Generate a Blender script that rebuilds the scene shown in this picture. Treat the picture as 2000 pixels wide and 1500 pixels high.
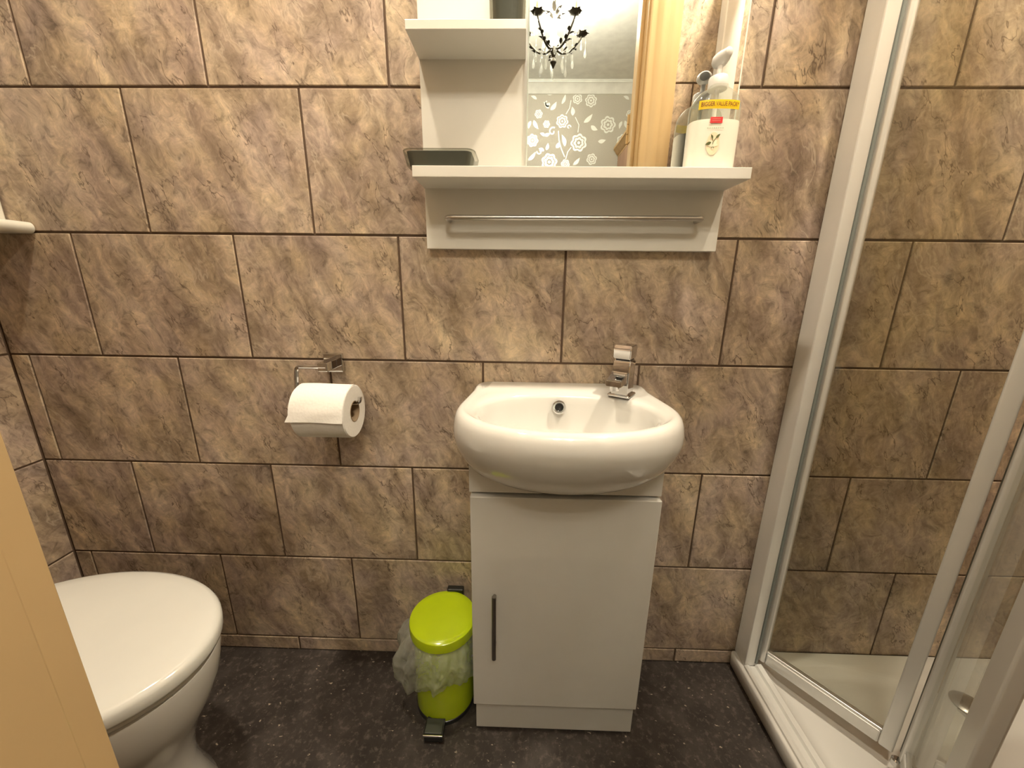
import bpy, bmesh, math, random
from mathutils import Vector, Matrix, noise

for _o in list(bpy.data.objects):
    bpy.data.objects.remove(_o, do_unlink=True)
scene = bpy.context.scene
COL = scene.collection
PI = math.pi
rnd = random.Random(7)

# ------------------------------------------------------------------ camera
cam_data = bpy.data.cameras.new('camera')
cam = bpy.data.objects.new('camera', cam_data)
COL.objects.link(cam)
cam_data.sensor_fit = 'HORIZONTAL'
cam_data.sensor_width = 36.0
cam_data.lens = 13.5
cam_data.clip_start = 0.02
cam_data.clip_end = 50
_R = Matrix(((0.999607, -0.018076, 0.021446), (0.025374, 0.257038, -0.966068), (0.01195, 0.966232, 0.257396)))
cam.matrix_world = Matrix.Translation((0.24509, -0.79591, 0.95721)) @ _R.to_4x4()
scene.camera = cam

# ------------------------------------------------------------------ world, exposure
world = bpy.data.worlds.new('world')
scene.world = world
world.use_nodes = True
world.node_tree.nodes['Background'].inputs[0].default_value = (0.9, 0.95, 1.0, 1)
world.node_tree.nodes['Background'].inputs[1].default_value = 0.05
scene.view_settings.view_transform = 'Standard'
scene.view_settings.look = 'None'
scene.view_settings.gamma = 1.0
scene.view_settings.use_curve_mapping = False
scene.view_settings.exposure = 1.5
scene.cycles.max_bounces = 6
scene.cycles.diffuse_bounces = 3
scene.cycles.glossy_bounces = 4
scene.cycles.transparent_max_bounces = 12
scene.cycles.caustics_reflective = False
scene.cycles.caustics_refractive = False
SHOWER_LIGHT = 560.0
CEILING_LIGHT = (350.0, (1.0, 0.865, 0.665))     # strength and colour of the bathroom ceiling lamp
BULB_LIGHT = (265.0, (1.0, 0.885, 0.71))         # strength and colour of the chandelier bulbs

# ------------------------------------------------------------------ dimensions
ROW, TW = 0.25, 0.33
H0 = 0.04192                 # lowest full joint above the floor
XL, XR = -0.866, 1.50        # bathroom side walls
YF = -0.612                   # bathroom face of the door wall
YH = -0.735                   # bedroom face of the door wall
DX0, DX1, DZ = -0.057, 0.598, 2.0   # doorway
ZC = 2.30
RY1, RX0, RX1, RZC = -2.544, -1.5, 1.65, 2.36   # bedroom beyond the doorway

# ------------------------------------------------------------------ helpers
WL = {}                                   # world location of each object's origin


def wl(o):
    return WL.get(o.name, Vector((0, 0, 0)))


def setp(o, label=None, cat=None, group=None, kind=None):
    if label: o['label'] = label
    if cat: o['category'] = cat
    if group: o['group'] = group
    if kind: o['kind'] = kind
    return o


def thing(name, loc, label, cat, group=None):
    o = bpy.data.objects.new(name, None)
    COL.objects.link(o)
    o.empty_display_size = 0.02
    o.location = loc
    WL[o.name] = Vector(loc)
    return setp(o, label, cat, group)


def finish(bm, smooth=True, ang=0.6):
    bmesh.ops.recalc_face_normals(bm, faces=bm.faces)
    if smooth:
        for f in bm.faces: f.smooth = True
        for e in bm.edges:
            if len(e.link_faces) == 2:
                g = e.calc_face_angle(0)
                ar = sorted(f.calc_area() for f in e.link_faces)
                # a large flat face keeps its own normal next to a thin bevel strip
                e.smooth = g < ang and not (g > 0.12 and ar[1] > 12 * max(ar[0], 1e-12))


def obj(name, bm, mat, parent=None, origin=None, smooth=True, ang=0.6, recalc=True):
    """bm holds world coordinates; the object gets its own origin."""
    if recalc: finish(bm, smooth, ang)
    if origin is None:
        xs = [v.co for v in bm.verts]
        lo = Vector((min(v[i] for v in xs) for i in range(3)))
        hi = Vector((max(v[i] for v in xs) for i in range(3)))
        origin = Vector(((lo.x + hi.x) / 2, (lo.y + hi.y) / 2, lo.z))
    origin = Vector(origin)
    bmesh.ops.translate(bm, verts=bm.verts, vec=-origin)
    me = bpy.data.meshes.new(name)
    bm.to_mesh(me)
    bm.free()
    for m in (mat if isinstance(mat, (list, tuple)) else [mat]):
        me.materials.append(m)
    o = bpy.data.objects.new(name, me)
    COL.objects.link(o)
    o.parent = parent
    o.location = origin - (wl(parent) if parent else Vector())
    WL[o.name] = origin
    return o


def B():
    return bmesh.new()


def box(bm, x0, x1, y0, y1, z0, z1, bev=0.0, seg=2, mat=0):
    r = bmesh.ops.create_cube(bm, size=1)
    vs = r['verts']
    for v in vs:
        v.co = Vector(((x0 + x1) / 2 + v.co.x * (x1 - x0), (y0 + y1) / 2 + v.co.y * (y1 - y0), (z0 + z1) / 2 + v.co.z * (z1 - z0)))
    fs = list({f for v in vs for f in v.link_faces})
    for f in fs: f.material_index = mat
    if bev > 0:
        es = list({e for v in vs for e in v.link_edges})
        bmesh.ops.bevel(bm, geom=es, offset=bev, segments=seg, profile=0.5, affect='EDGES')
    return bm


def xform(bm, M, verts=None):
    bmesh.ops.transform(bm, matrix=M, verts=verts if verts is not None else bm.verts)
    return bm


def ring_loft(bm, rings, close_start=True, close_end=True, cyc=True, mat=0):
    vr = [[bm.verts.new(p) for p in r] for r in rings]
    n = len(rings[0])
    for a, b in zip(vr[:-1], vr[1:]):
        for i in range(n if cyc else n - 1):
            j = (i + 1) % n
            f = bm.faces.new((a[i], a[j], b[j], b[i]))
            f.material_index = mat
    if close_start: bm.faces.new(list(reversed(vr[0]))).material_index = mat
    if close_end: bm.faces.new(vr[-1]).material_index = mat
    return vr


def lathe(bm, prof, c=(0, 0, 0), n=40, axis='Z', close0=True, close1=True, sx=1.0, sy=1.0, mat=0):
    rings = []
    for r, h in prof:
        ring = []
        for i in range(n):
            a = 2 * PI * i / n
            u, w = r * math.cos(a) * sx, r * math.sin(a) * sy
            if axis == 'Z': p = (c[0] + u, c[1] + w, c[2] + h)
            elif axis == 'X': p = (c[0] + h, c[1] + u, c[2] + w)
            else: p = (c[0] + u, c[1] + h, c[2] + w)
            ring.append(p)
        rings.append(ring)
    return ring_loft(bm, rings, close0, close1, mat=mat)


def smooth_path(pts, rad, seg=6):
    """polyline with rounded corners"""
    out = [Vector(pts[0])]
    for i in range(1, len(pts) - 1):
        p0, p, p1 = Vector(pts[i - 1]), Vector(pts[i]), Vector(pts[i + 1])
        a = p + (p0 - p).normalized() * rad
        b = p + (p1 - p).normalized() * rad
        for k in range(seg + 1):
            t = k / seg
            out.append((1 - t) ** 2 * a + 2 * t * (1 - t) * p + t * t * b)
    out.append(Vector(pts[-1]))
    return out


def tube(bm, pts, r, n=12, r_end=None, square=False, mat=0):
    pts = [Vector(p) for p in pts]
    if square: n = 4
    t0 = (pts[1] - pts[0]).normalized()
    ref = Vector((0, 0, 1)) if abs(t0.z) < 0.9 else Vector((1, 0, 0))
    u = t0.cross(ref).normalized()
    rings = []
    for i, p in enumerate(pts):
        t = (pts[min(i + 1, len(pts) - 1)] - pts[max(i - 1, 0)]).normalized()
        u = (u - t * u.dot(t)).normalized()
        w = t.cross(u)
        rr = r if r_end is None else r + (r_end - r) * i / (len(pts) - 1)
        if square: rr *= 1.414
        ph = PI / 4 if square else 0
        rings.append([p + u * rr * math.cos(2 * PI * k / n + ph) + w * rr * math.sin(2 * PI * k / n + ph) for k in range(n)])
    ring_loft(bm, rings, mat=mat)
    return bm


def sphere(bm, c, r, sx=1, sy=1, sz=1, u=16, v=10, mat=0):
    r_ = bmesh.ops.create_uvsphere(bm, u_segments=u, v_segments=v, radius=r)
    for x in r_['verts']:
        x.co = Vector((c[0] + x.co.x * sx, c[1] + x.co.y * sy, c[2] + x.co.z * sz))
        for f in x.link_faces: f.material_index = mat
    return bm


def prism(bm, poly, y0, y1, plane='XZ'):
    """extrude a polygon of (a,b) pairs"""
    def P(a, b, d):
        return (a, d, b) if plane == 'XZ' else ((a, b, d) if plane == 'XY' else (d, a, b))
    A = [bm.verts.new(P(a, b, y0)) for a, b in poly]
    Bv = [bm.verts.new(P(a, b, y1)) for a, b in poly]
    bm.faces.new(A); bm.faces.new(list(reversed(Bv)))
    n = len(poly)
    for i in range(n):
        bm.faces.new((A[i], Bv[i], Bv[(i + 1) % n], A[(i + 1) % n]))
    return bm


# ------------------------------------------------------------------ materials
def new_mat(name):
    m = bpy.data.materials.new(name)
    m.use_nodes = True
    nt = m.node_tree
    return m, nt, nt.nodes['Principled BSDF'], nt.nodes['Material Output']


def N(nt, t, **kw):
    n = nt.nodes.new(t)
    for k, v in kw.items(): setattr(n, k, v)
    return n


def ramp(nt, stops):
    r = N(nt, 'ShaderNodeValToRGB')
    el = r.color_ramp.elements
    while len(el) < len(stops): el.new(0.5)
    for e, (p, c) in zip(el, stops):
        e.position = p
        e.color = (c[0], c[1], c[2], 1) if not isinstance(c, (int, float)) else (c, c, c, 1)
    return r


def mixc(nt, a, b, fac, blend='MIX'):
    m = N(nt, 'ShaderNodeMix', data_type='RGBA', blend_type=blend)
    L = nt.links.new
    for i, s in ((0, fac), (6, a), (7, b)):
        if hasattr(s, 'is_output') or isinstance(s, bpy.types.NodeSocket): L(s, m.inputs[i])
        else: m.inputs[i].default_value = s if isinstance(s, (int, float)) else (s[0], s[1], s[2], 1)
    return m.outputs[2]


def simple(name, col, rough=0.5, metal=0.0, var=0.06, scale=18.0, bump=0.0, coat=0.0, spec=0.5):
    m, nt, p, out = new_mat(name)
    L = nt.links.new
    tc = N(nt, 'ShaderNodeTexCoord')
    no = N(nt, 'ShaderNodeTexNoise')
    no.inputs['Scale'].default_value = scale
    no.inputs['Detail'].default_value = 2
    L(tc.outputs['Object'], no.inputs['Vector'])
    d = [max(0, c * (1 - var)) for c in col]
    b = [min(1, c * (1 + var)) for c in col]
    r = ramp(nt, [(0.3, d), (0.7, b)])
    L(no.outputs['Fac'], r.inputs['Fac'])
    L(r.outputs['Color'], p.inputs['Base Color'])
    p.inputs['Roughness'].default_value = rough
    p.inputs['Metallic'].default_value = metal
    p.inputs['Coat Weight'].default_value = coat
    p.inputs['Coat Roughness'].default_value = 0.05
    p.inputs['Specular IOR Level'].default_value = spec
    if bump:
        bp = N(nt, 'ShaderNodeBump')
        bp.inputs['Strength'].default_value = bump
        bp.inputs['Distance'].default_value = 0.002
        L(no.outputs['Fac'], bp.inputs['Height'])
        L(bp.outputs['Normal'], p.inputs['Normal'])
    return m


def tile_material():
    m, nt, p, out = new_mat('slate_tile')
    L = nt.links.new
    tc = N(nt, 'ShaderNodeTexCoord')
    oi = N(nt, 'ShaderNodeObjectInfo')
    sc = N(nt, 'ShaderNodeVectorMath', operation='SCALE')
    cmb = N(nt, 'ShaderNodeCombineXYZ')
    m1 = N(nt, 'ShaderNodeMath', operation='MULTIPLY'); m1.inputs[1].default_value = 37.0
    m2 = N(nt, 'ShaderNodeMath', operation='MULTIPLY'); m2.inputs[1].default_value = 91.0
    L(oi.outputs['Random'], m1.inputs[0]); L(oi.outputs['Random'], m2.inputs[0])
    L(m1.outputs[0], cmb.inputs[0]); L(m2.outputs[0], cmb.inputs[2]); L(m1.outputs[0], cmb.inputs[1])
    add = N(nt, 'ShaderNodeVectorMath', operation='ADD')
    L(tc.outputs['Object'], add.inputs[0]); L(cmb.outputs[0], add.inputs[1])
    # broad warp
    w = N(nt, 'ShaderNodeTexNoise'); w.inputs['Scale'].default_value = 9; w.inputs['Detail'].default_value = 2
    L(add.outputs[0], w.inputs['Vector'])
    ws = N(nt, 'ShaderNodeVectorMath', operation='SUBTRACT'); ws.inputs[1].default_value = (0.5, 0.5, 0.5)
    L(w.outputs['Color'], ws.inputs[0])
    wsc = N(nt, 'ShaderNodeVectorMath', operation='SCALE'); wsc.inputs['Scale'].default_value = 0.055
    L(ws.outputs[0], wsc.inputs[0])
    ad2 = N(nt, 'ShaderNodeVectorMath', operation='ADD')
    L(add.outputs[0], ad2.inputs[0]); L(wsc.outputs[0], ad2.inputs[1])
    # diagonal stretch (streaks running top left to bottom right)
    mp = N(nt, 'ShaderNodeMapping'); mp.vector_type = 'TEXTURE'
    mp.inputs['Rotation'].default_value = (0, math.radians(-26), 0)
    mp.inputs['Scale'].default_value = (0.45, 1.0, 1.35)
    L(ad2.outputs[0], mp.inputs['Vector'])
    n1 = N(nt, 'ShaderNodeTexNoise'); n1.inputs['Scale'].default_value = 8; n1.inputs['Detail'].default_value = 6; n1.inputs['Roughness'].default_value = 0.70
    L(mp.outputs[0], n1.inputs['Vector'])
    n2 = N(nt, 'ShaderNodeTexNoise'); n2.inputs['Scale'].default_value = 42; n2.inputs['Detail'].default_value = 4; n2.inputs['Roughness'].default_value = 0.74; n2.inputs['Distortion'].default_value = 0.8
    L(ad2.outputs[0], n2.inputs['Vector'])
    base = ramp(nt, [(0.32, (0.285, 0.223, 0.175)), (0.43, (0.40, 0.322, 0.256)), (0.52, (0.50, 0.41, 0.327)), (0.61, (0.60, 0.503, 0.396)), (0.74, (0.70, 0.595, 0.46))])
    L(n1.outputs['Fac'], base.inputs['Fac'])
    fine = ramp(nt, [(0.33, 0.50), (0.43, 0.86), (0.54, 1.05), (0.66, 1.34)])
    L(n2.outputs['Fac'], fine.inputs['Fac'])
    c0 = mixc(nt, base.outputs['Color'], fine.outputs['Color'], 0.8, 'MULTIPLY')
    # riven layers: patches with crisp slanting edges
    n7 = N(nt, 'ShaderNodeTexNoise'); n7.inputs['Scale'].default_value = 4.2; n7.inputs['Detail'].default_value = 5; n7.inputs['Roughness'].default_value = 0.52
    L(mp.outputs[0], n7.inputs['Vector'])
    lay = ramp(nt, [(0.40, (0.86, 0.84, 0.84)), (0.428, (1.08, 1.07, 1.02)), (0.498, (0.98, 0.98, 0.98)), (0.507, (0.80, 0.79, 0.80)), (0.56, (0.94, 0.94, 0.95)), (0.60, (1.06, 1.05, 1.0))])
    L(n7.outputs['Fac'], lay.inputs['Fac'])
    c1 = mixc(nt, c0, lay.outputs['Color'], 0.9, 'MULTIPLY')
    # hue patches: grey-pink against straw
    n3 = N(nt, 'ShaderNodeTexNoise'); n3.inputs['Scale'].default_value = 10; n3.inputs['Detail'].default_value = 2
    L(add.outputs[0], n3.inputs['Vector'])
    hue = ramp(nt, [(0.36, (0.98, 0.95, 0.99)), (0.62, (1.03, 1.005, 0.91))])
    L(n3.outputs['Fac'], hue.inputs['Fac'])
    c2 = mixc(nt, c1, hue.outputs['Color'], 1.0, 'MULTIPLY')
    # dark fissures
    n4 = N(nt, 'ShaderNodeTexNoise'); n4.inputs['Scale'].default_value = 9; n4.inputs['Detail'].default_value = 4; n4.inputs['Roughness'].default_value = 0.6
    L(mp.outputs[0], n4.inputs['Vector'])
    crack = ramp(nt, [(0.488, 0.0), (0.5, 1.0), (0.510, 0.0)])
    L(n4.outputs['Fac'], crack.inputs['Fac'])
    gate = ramp(nt, [(0.47, 0.0), (0.58, 0.85)])
    n5 = N(nt, 'ShaderNodeTexNoise'); n5.inputs['Scale'].default_value = 13; n5.inputs['Detail'].default_value = 2
    L(ad2.outputs[0], n5.inputs['Vector']); L(n5.outputs['Fac'], gate.inputs['Fac'])
    cm = N(nt, 'ShaderNodeMath', operation='MULTIPLY')
    L(crack.outputs['Color'], cm.inputs[0]); L(gate.outputs['Color'], cm.inputs[1])
    c3 = mixc(nt, c2, (0.11, 0.075, 0.055), cm.outputs[0])
    # pale veins
    vein = ramp(nt, [(0.425, 0.0), (0.445, 0.65), (0.46, 0.0)])
    L(n4.outputs['Fac'], vein.inputs['Fac'])
    gate2 = ramp(nt, [(0.45, 0.8), (0.53, 0.0)])
    L(n5.outputs['Fac'], gate2.inputs['Fac'])
    vm = N(nt, 'ShaderNodeMath', operation='MULTIPLY')
    L(vein.outputs['Color'], vm.inputs[0]); L(gate2.outputs['Color'], vm.inputs[1])
    c4 = mixc(nt, c3, (0.66, 0.56, 0.44), vm.outputs[0])
    L(c4, p.inputs['Base Color'])
    p.inputs['Roughness'].default_value = 0.42
    p.inputs['Specular IOR Level'].default_value = 0.35
    hb = N(nt, 'ShaderNodeTexNoise'); hb.inputs['Scale'].default_value = 24; hb.inputs['Detail'].default_value = 3
    L(add.outputs[0], hb.inputs['Vector'])
    bp = N(nt, 'ShaderNodeBump'); bp.inputs['Strength'].default_value = 0.22; bp.inputs['Distance'].default_value = 0.003
    L(hb.outputs['Fac'], bp.inputs['Height']); L(bp.outputs['Normal'], p.inputs['Normal'])
    return m


def floor_material():
    m, nt, p, out = new_mat('dark_vinyl_floor')
    L = nt.links.new
    tc = N(nt, 'ShaderNodeTexCoord')
    n1 = N(nt, 'ShaderNodeTexNoise'); n1.inputs['Scale'].default_value = 9; n1.inputs['Detail'].default_value = 5; n1.inputs['Roughness'].default_value = 0.65
    L(tc.outputs['Object'], n1.inputs['Vector'])
    r1 = ramp(nt, [(0.3, (0.022, 0.017, 0.0145)), (0.5, (0.041, 0.033, 0.029)), (0.7, (0.076, 0.064, 0.057))])
    L(n1.outputs['Fac'], r1.inputs['Fac'])
    n2 = N(nt, 'ShaderNodeTexNoise'); n2.inputs['Scale'].default_value = 75; n2.inputs['Detail'].default_value = 3; n2.inputs['Roughness'].default_value = 0.7
    L(tc.outputs['Object'], n2.inputs['Vector'])
    r2 = ramp(nt, [(0.52, 0.0), (0.72, 0.6)])
    L(n2.outputs['Fac'], r2.inputs['Fac'])
    c1 = mixc(nt, r1.outputs['Color'], (0.17, 0.14, 0.12), r2.outputs['Color'])
    # bright mineral flecks
    mp = N(nt, 'ShaderNodeMapping'); mp.inputs['Scale'].default_value = (1.0, 1.7, 1.0); mp.inputs['Rotation'].default_value = (0, 0, 0.6)
    L(tc.outputs['Object'], mp.inputs['Vector'])
    n3 = N(nt, 'ShaderNodeTexNoise'); n3.inputs['Scale'].default_value = 62; n3.inputs['Detail'].default_value = 3
    L(mp.outputs[0], n3.inputs['Vector'])
    r3 = ramp(nt, [(0.675, 0.0), (0.73, 0.85)])
    L(n3.outputs['Fac'], r3.inputs['Fac'])
    c2 = mixc(nt, c1, (0.55, 0.47, 0.36), r3.outputs['Color'])
    L(c2, p.inputs['Base Color'])
    p.inputs['Roughness'].default_value = 0.5
    p.inputs['Specular IOR Level'].default_value = 0.35
    bp = N(nt, 'ShaderNodeBump'); bp.inputs['Strength'].default_value = 0.25; bp.inputs['Distance'].default_value = 0.002
    L(n2.outputs['Fac'], bp.inputs['Height']); L(bp.outputs['Normal'], p.inputs['Normal'])
    return m


def clear_material(name, tint, refl=0.9, rough=0.0, haze=0.0, haze_col=(0.9, 0.9, 0.9), hz=(0.55, 1.5), ior=1.45, bump=0.0):
    m, nt, p, out = new_mat(name)
    L = nt.links.new
    nt.nodes.remove(p)
    tr = N(nt, 'ShaderNodeBsdfTransparent'); tr.inputs['Color'].default_value = (*tint, 1)
    gl = N(nt, 'ShaderNodeBsdfGlossy'); gl.inputs['Roughness'].default_value = rough; gl.inputs['Color'].default_value = (refl, refl, refl, 1)
    fr = N(nt, 'ShaderNodeFresnel'); ge = N(nt, 'ShaderNodeNewGeometry')
    ml = N(nt, 'ShaderNodeMath', operation='MULTIPLY_ADD')      # thin sheet: the same reflectance from both sides
    ml.inputs[1].default_value = 1 / ior - ior; ml.inputs[2].default_value = ior
    L(ge.outputs['Backfacing'], ml.inputs[0]); L(ml.outputs[0], fr.inputs['IOR'])
    mx = N(nt, 'ShaderNodeMixShader')
    L(fr.outputs[0], mx.inputs[0]); L(tr.outputs[0], mx.inputs[1]); L(gl.outputs[0], mx.inputs[2])
    last = mx.outputs[0]
    if haze > 0:
        di = N(nt, 'ShaderNodeBsdfDiffuse'); di.inputs['Color'].default_value = (*haze_col, 1)
        tl = N(nt, 'ShaderNodeBsdfTranslucent'); tl.inputs['Color'].default_value = (*haze_col, 1)
        a = N(nt, 'ShaderNodeMixShader'); a.inputs[0].default_value = 0.4
        L(di.outputs[0], a.inputs[1]); L(tl.outputs[0], a.inputs[2])
        tc = N(nt, 'ShaderNodeTexCoord'); no = N(nt, 'ShaderNodeTexNoise'); no.inputs['Scale'].default_value = 25
        L(tc.outputs['Object'], no.inputs['Vector'])
        r = ramp(nt, [(0.35, haze * hz[0]), (0.7, min(1, haze * hz[1]))])
        L(no.outputs['Fac'], r.inputs['Fac'])
        b = N(nt, 'ShaderNodeMixShader')
        L(r.outputs['Color'], b.inputs[0]); L(last, b.inputs[1]); L(a.outputs[0], b.inputs[2])
        last = b.outputs[0]
        if bump:
            nb = N(nt, 'ShaderNodeTexNoise'); nb.inputs['Scale'].default_value = 38; nb.inputs['Detail'].default_value = 3; nb.inputs['Distortion'].default_value = 1.5
            L(tc.outputs['Object'], nb.inputs['Vector'])
            bp = N(nt, 'ShaderNodeBump'); bp.inputs['Strength'].default_value = bump; bp.inputs['Distance'].default_value = 0.012
            L(nb.outputs['Fac'], bp.inputs['Height'])
            L(bp.outputs['Normal'], gl.inputs['Normal']); L(bp.outputs['Normal'], fr.inputs['Normal'])
    L(last, out.inputs['Surface'])
    return m


def emissive(name, col, strength):
    m, nt, p, out = new_mat(name)
    p.inputs['Base Color'].default_value = (0.9, 0.9, 0.85, 1)
    p.inputs['Emission Color'].default_value = (*col, 1)
    p.inputs['Emission Strength'].default_value = strength
    return m


def wood_material(name, dark, light, rough=0.45):
    m, nt, p, out = new_mat(name)
    L = nt.links.new
    tc = N(nt, 'ShaderNodeTexCoord')
    mp = N(nt, 'ShaderNodeMapping'); mp.inputs['Scale'].default_value = (14, 14, 1.2)
    L(tc.outputs['Object'], mp.inputs['Vector'])
    no = N(nt, 'ShaderNodeTexNoise'); no.inputs['Scale'].default_value = 3; no.inputs['Detail'].default_value = 6
    L(mp.outputs[0], no.inputs['Vector'])
    r = ramp(nt, [(0.3, dark), (0.7, light)])
    L(no.outputs['Fac'], r.inputs['Fac']); L(r.outputs['Color'], p.inputs['Base Color'])
    p.inputs['Roughness'].default_value = rough
    return m


M = dict(
    tile=tile_material(),
    floor=floor_material(),
    grout=simple('brown_grout', (0.13, 0.085, 0.055), 0.85, bump=0.3, scale=120),
    ceil=simple('white_ceiling_paint', (0.80, 0.80, 0.76), 0.8, bump=0.05, scale=60),
    cream=simple('cream_gloss_paint', (0.60, 0.43, 0.225), 0.32, var=0.04, scale=6, bump=0.06),
    ceramic=simple('white_glazed_ceramic', (0.75, 0.74, 0.71), 0.08, var=0.01, coat=0.6),
    lidplastic=simple('white_gloss_plastic', (0.80, 0.81, 0.78), 0.14, var=0.01, coat=0.4),
    gloss=simple('white_gloss_board', (0.74, 0.73, 0.70), 0.04, var=0.012, coat=0.5),
    satin=simple('white_satin_board', (0.78, 0.77, 0.72), 0.30, var=0.012),
    chrome=simple('polished_chrome', (0.66, 0.66, 0.66), 0.06, metal=1.0, var=0.01),
    darkchrome=simple('dark_brushed_steel', (0.30, 0.28, 0.26), 0.28, metal=1.0, var=0.05, scale=60),
    steel=simple('satin_steel', (0.55, 0.54, 0.52), 0.30, metal=1.0, var=0.04, scale=60),
    alu=simple('pale_satin_aluminium', (0.82, 0.82, 0.80), 0.30, metal=0.25, var=0.02, coat=0.1),
    silver=simple('silver_anodised_aluminium', (0.72, 0.72, 0.70), 0.32, metal=0.85, var=0.03),
    mirror=simple('mirror_silver', (0.93, 0.95, 0.93), 0.0, metal=1.0, var=0.0),
    mirror_edge=simple('mirror_ground_edge', (0.70, 0.76, 0.70), 0.3, var=0.02),
    glass=clear_material('shower_glass', (0.955, 0.972, 0.945)),
    seal=simple('translucent_grey_seal', (0.22, 0.25, 0.24), 0.35, var=0.05),
    black=simple('black_plastic', (0.016, 0.016, 0.015), 0.28, var=0.1),
    rubber=simple('black_rubber_pad', (0.05, 0.055, 0.045), 0.4, var=0.1),
    lime=simple('lime_green_enamel', (0.52, 0.68, 0.006), 0.16, var=0.02, coat=0.5),
    liner=clear_material('thin_clear_polythene', (0.93, 0.95, 0.93), 1.0, 0.10, haze=0.30, haze_col=(0.90, 0.93, 0.88), hz=(0.8, 1.25), ior=1.9, bump=1.0),
    paper=simple('white_tissue_paper', (0.86, 0.84, 0.80), 0.9, var=0.02, bump=0.25, scale=220, spec=0.1),
    card=simple('brown_card_core', (0.33, 0.24, 0.15), 0.9, var=0.06),
    greyplastic=simple('smoky_grey_plastic', (0.15, 0.152, 0.14), 0.42, var=0.05),
    smoke=clear_material('smoky_clear_plastic', (0.62, 0.63, 0.58), 0.9, 0.05),
    clearplastic=clear_material('clear_bottle_plastic', (0.90, 0.92, 0.88), 0.9, 0.03, haze=0.14, haze_col=(0.78, 0.78, 0.72)),
    lotion=simple('cream_white_hand_wash', (0.86, 0.83, 0.72), 0.22, var=0.01),
    pump=simple('white_pump_plastic', (0.84, 0.83, 0.80), 0.3, var=0.01),
    yellow=simple('yellow_label_film', (0.88, 0.60, 0.01), 0.35, var=0.02),
    print_brown=simple('brown_print', (0.22, 0.06, 0.005), 0.5, var=0.02),
    print_red=simple('red_print', (0.75, 0.045, 0.05), 0.4, var=0.02),
    print_redpale=simple('pale_red_print', (0.80, 0.22, 0.20), 0.4, var=0.02),
    print_green=simple('sage_print', (0.50, 0.56, 0.42), 0.5, var=0.02),
    print_leaf=simple('dark_leaf_print', (0.10, 0.12, 0.035), 0.5, var=0.15, scale=300),
    print_peach=simple('peach_print', (0.85, 0.72, 0.50), 0.5, var=0.03),
    print_petal=simple('cream_petal_print', (0.88, 0.82, 0.62), 0.5, var=0.03),
    upvc=simple('white_upvc', (0.78, 0.77, 0.70), 0.3, var=0.02),
    frost=simple('frosted_window_glass', (0.20, 0.22, 0.24), 0.35, var=0.1, bump=0.2, scale=90),
    wallpaper=simple('taupe_wallpaper', (0.44, 0.42, 0.355), 0.55, var=0.03, bump=0.1, scale=160),
    silverprint=simple('silver_wallpaper_print', (0.80, 0.83, 0.78), 0.42, metal=0.35, var=0.03),
    carpet=simple('beige_carpet', (0.34, 0.29, 0.22), 0.95, bump=0.8, scale=300),
    roomceil=simple('pale_ceiling_paint', (0.78, 0.80, 0.75), 0.85),
    iron=simple('dark_bronze_metal', (0.055, 0.048, 0.035), 0.45, metal=0.6, var=0.2, scale=60),
    brass=simple('candle_sleeve_cream', (0.80, 0.74, 0.50), 0.5),
    crystal=clear_material('cut_glass_crystal', (0.93, 0.95, 0.93), 1.0, 0.02, haze=0.22, haze_col=(0.95, 0.95, 0.95)),
    bulb=emissive('lit_candle_bulb', BULB_LIGHT[1], BULB_LIGHT[0]),
    lamp_shower=emissive('lit_shower_diffuser', CEILING_LIGHT[1], SHOWER_LIGHT),
    lamp=emissive('lit_ceiling_diffuser', CEILING_LIGHT[1], CEILING_LIGHT[0]),
    wardrobe=wood_material('reddish_wardrobe_wood', (0.34, 0.19, 0.12), (0.46, 0.28, 0.18)),
    wardrobe_top=wood_material('honey_cornice_wood', (0.50, 0.32, 0.14), (0.62, 0.42, 0.20)),
    brasshinge=simple('painted_hinge', (0.60, 0.42, 0.20), 0.4),
)

# ------------------------------------------------------------------ setting
def struct(name, bm, mat, label=None, **kw):
    o = obj(name, bm, mat, **kw)
    o['kind'] = 'structure'
    if label: o['label'] = label
    return o


bm = B(); box(bm, XL - 0.1, XR + 0.1, YH, 0.1, -0.05, 0.0)
floor = struct('floor', bm, M['floor'], 'dark brown slate-effect vinyl floor with pale flecks', origin=(0, 0, 0), smooth=False)
bm = B(); box(bm, RX0 - 0.1, RX1 + 0.1, RY1 - 0.1, YH, -0.05, 0.0)
struct('floor_bedroom', bm, M['carpet'], 'beige carpet of the bedroom beyond the doorway', smooth=False)
bm = B(); box(bm, XL - 0.1, XR + 0.1, YF - 0.06, 0.1, ZC, ZC + 0.05)
struct('ceiling', bm, M['ceil'], 'white painted bathroom ceiling', smooth=False)
bm = B(); box(bm, RX0 - 0.1, RX1 + 0.1, RY1 - 0.1, YF - 0.06, RZC, RZC + 0.05)
struct('ceiling_bedroom', bm, M['roomceil'], 'pale bedroom ceiling seen in the mirror', smooth=False)

G = 0.0028      # grout recess
wall_back = None
bm = B(); box(bm, XL - 0.1, XR + 0.1, G, 0.1, 0.0, ZC)
wall_back = struct('wall_back', bm, M['grout'], 'back wall of stone-effect tiles in running bond', origin=(0, 0, 0), smooth=False)
bm = B(); box(bm, XL - 0.1, XL - G, YF - 0.12, G, 0.0, ZC)
wall_left = struct('wall_left', bm, M['grout'], 'left wall of stone-effect tiles behind the toilet', origin=(XL, 0, 0), smooth=False)
bm = B(); box(bm, XR + G, XR + 0.1, YF - 0.12, G, 0.0, ZC)
wall_right = struct('wall_right', bm, M['grout'], 'tiled right wall inside the shower', origin=(XR, 0, 0), smooth=False)
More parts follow.
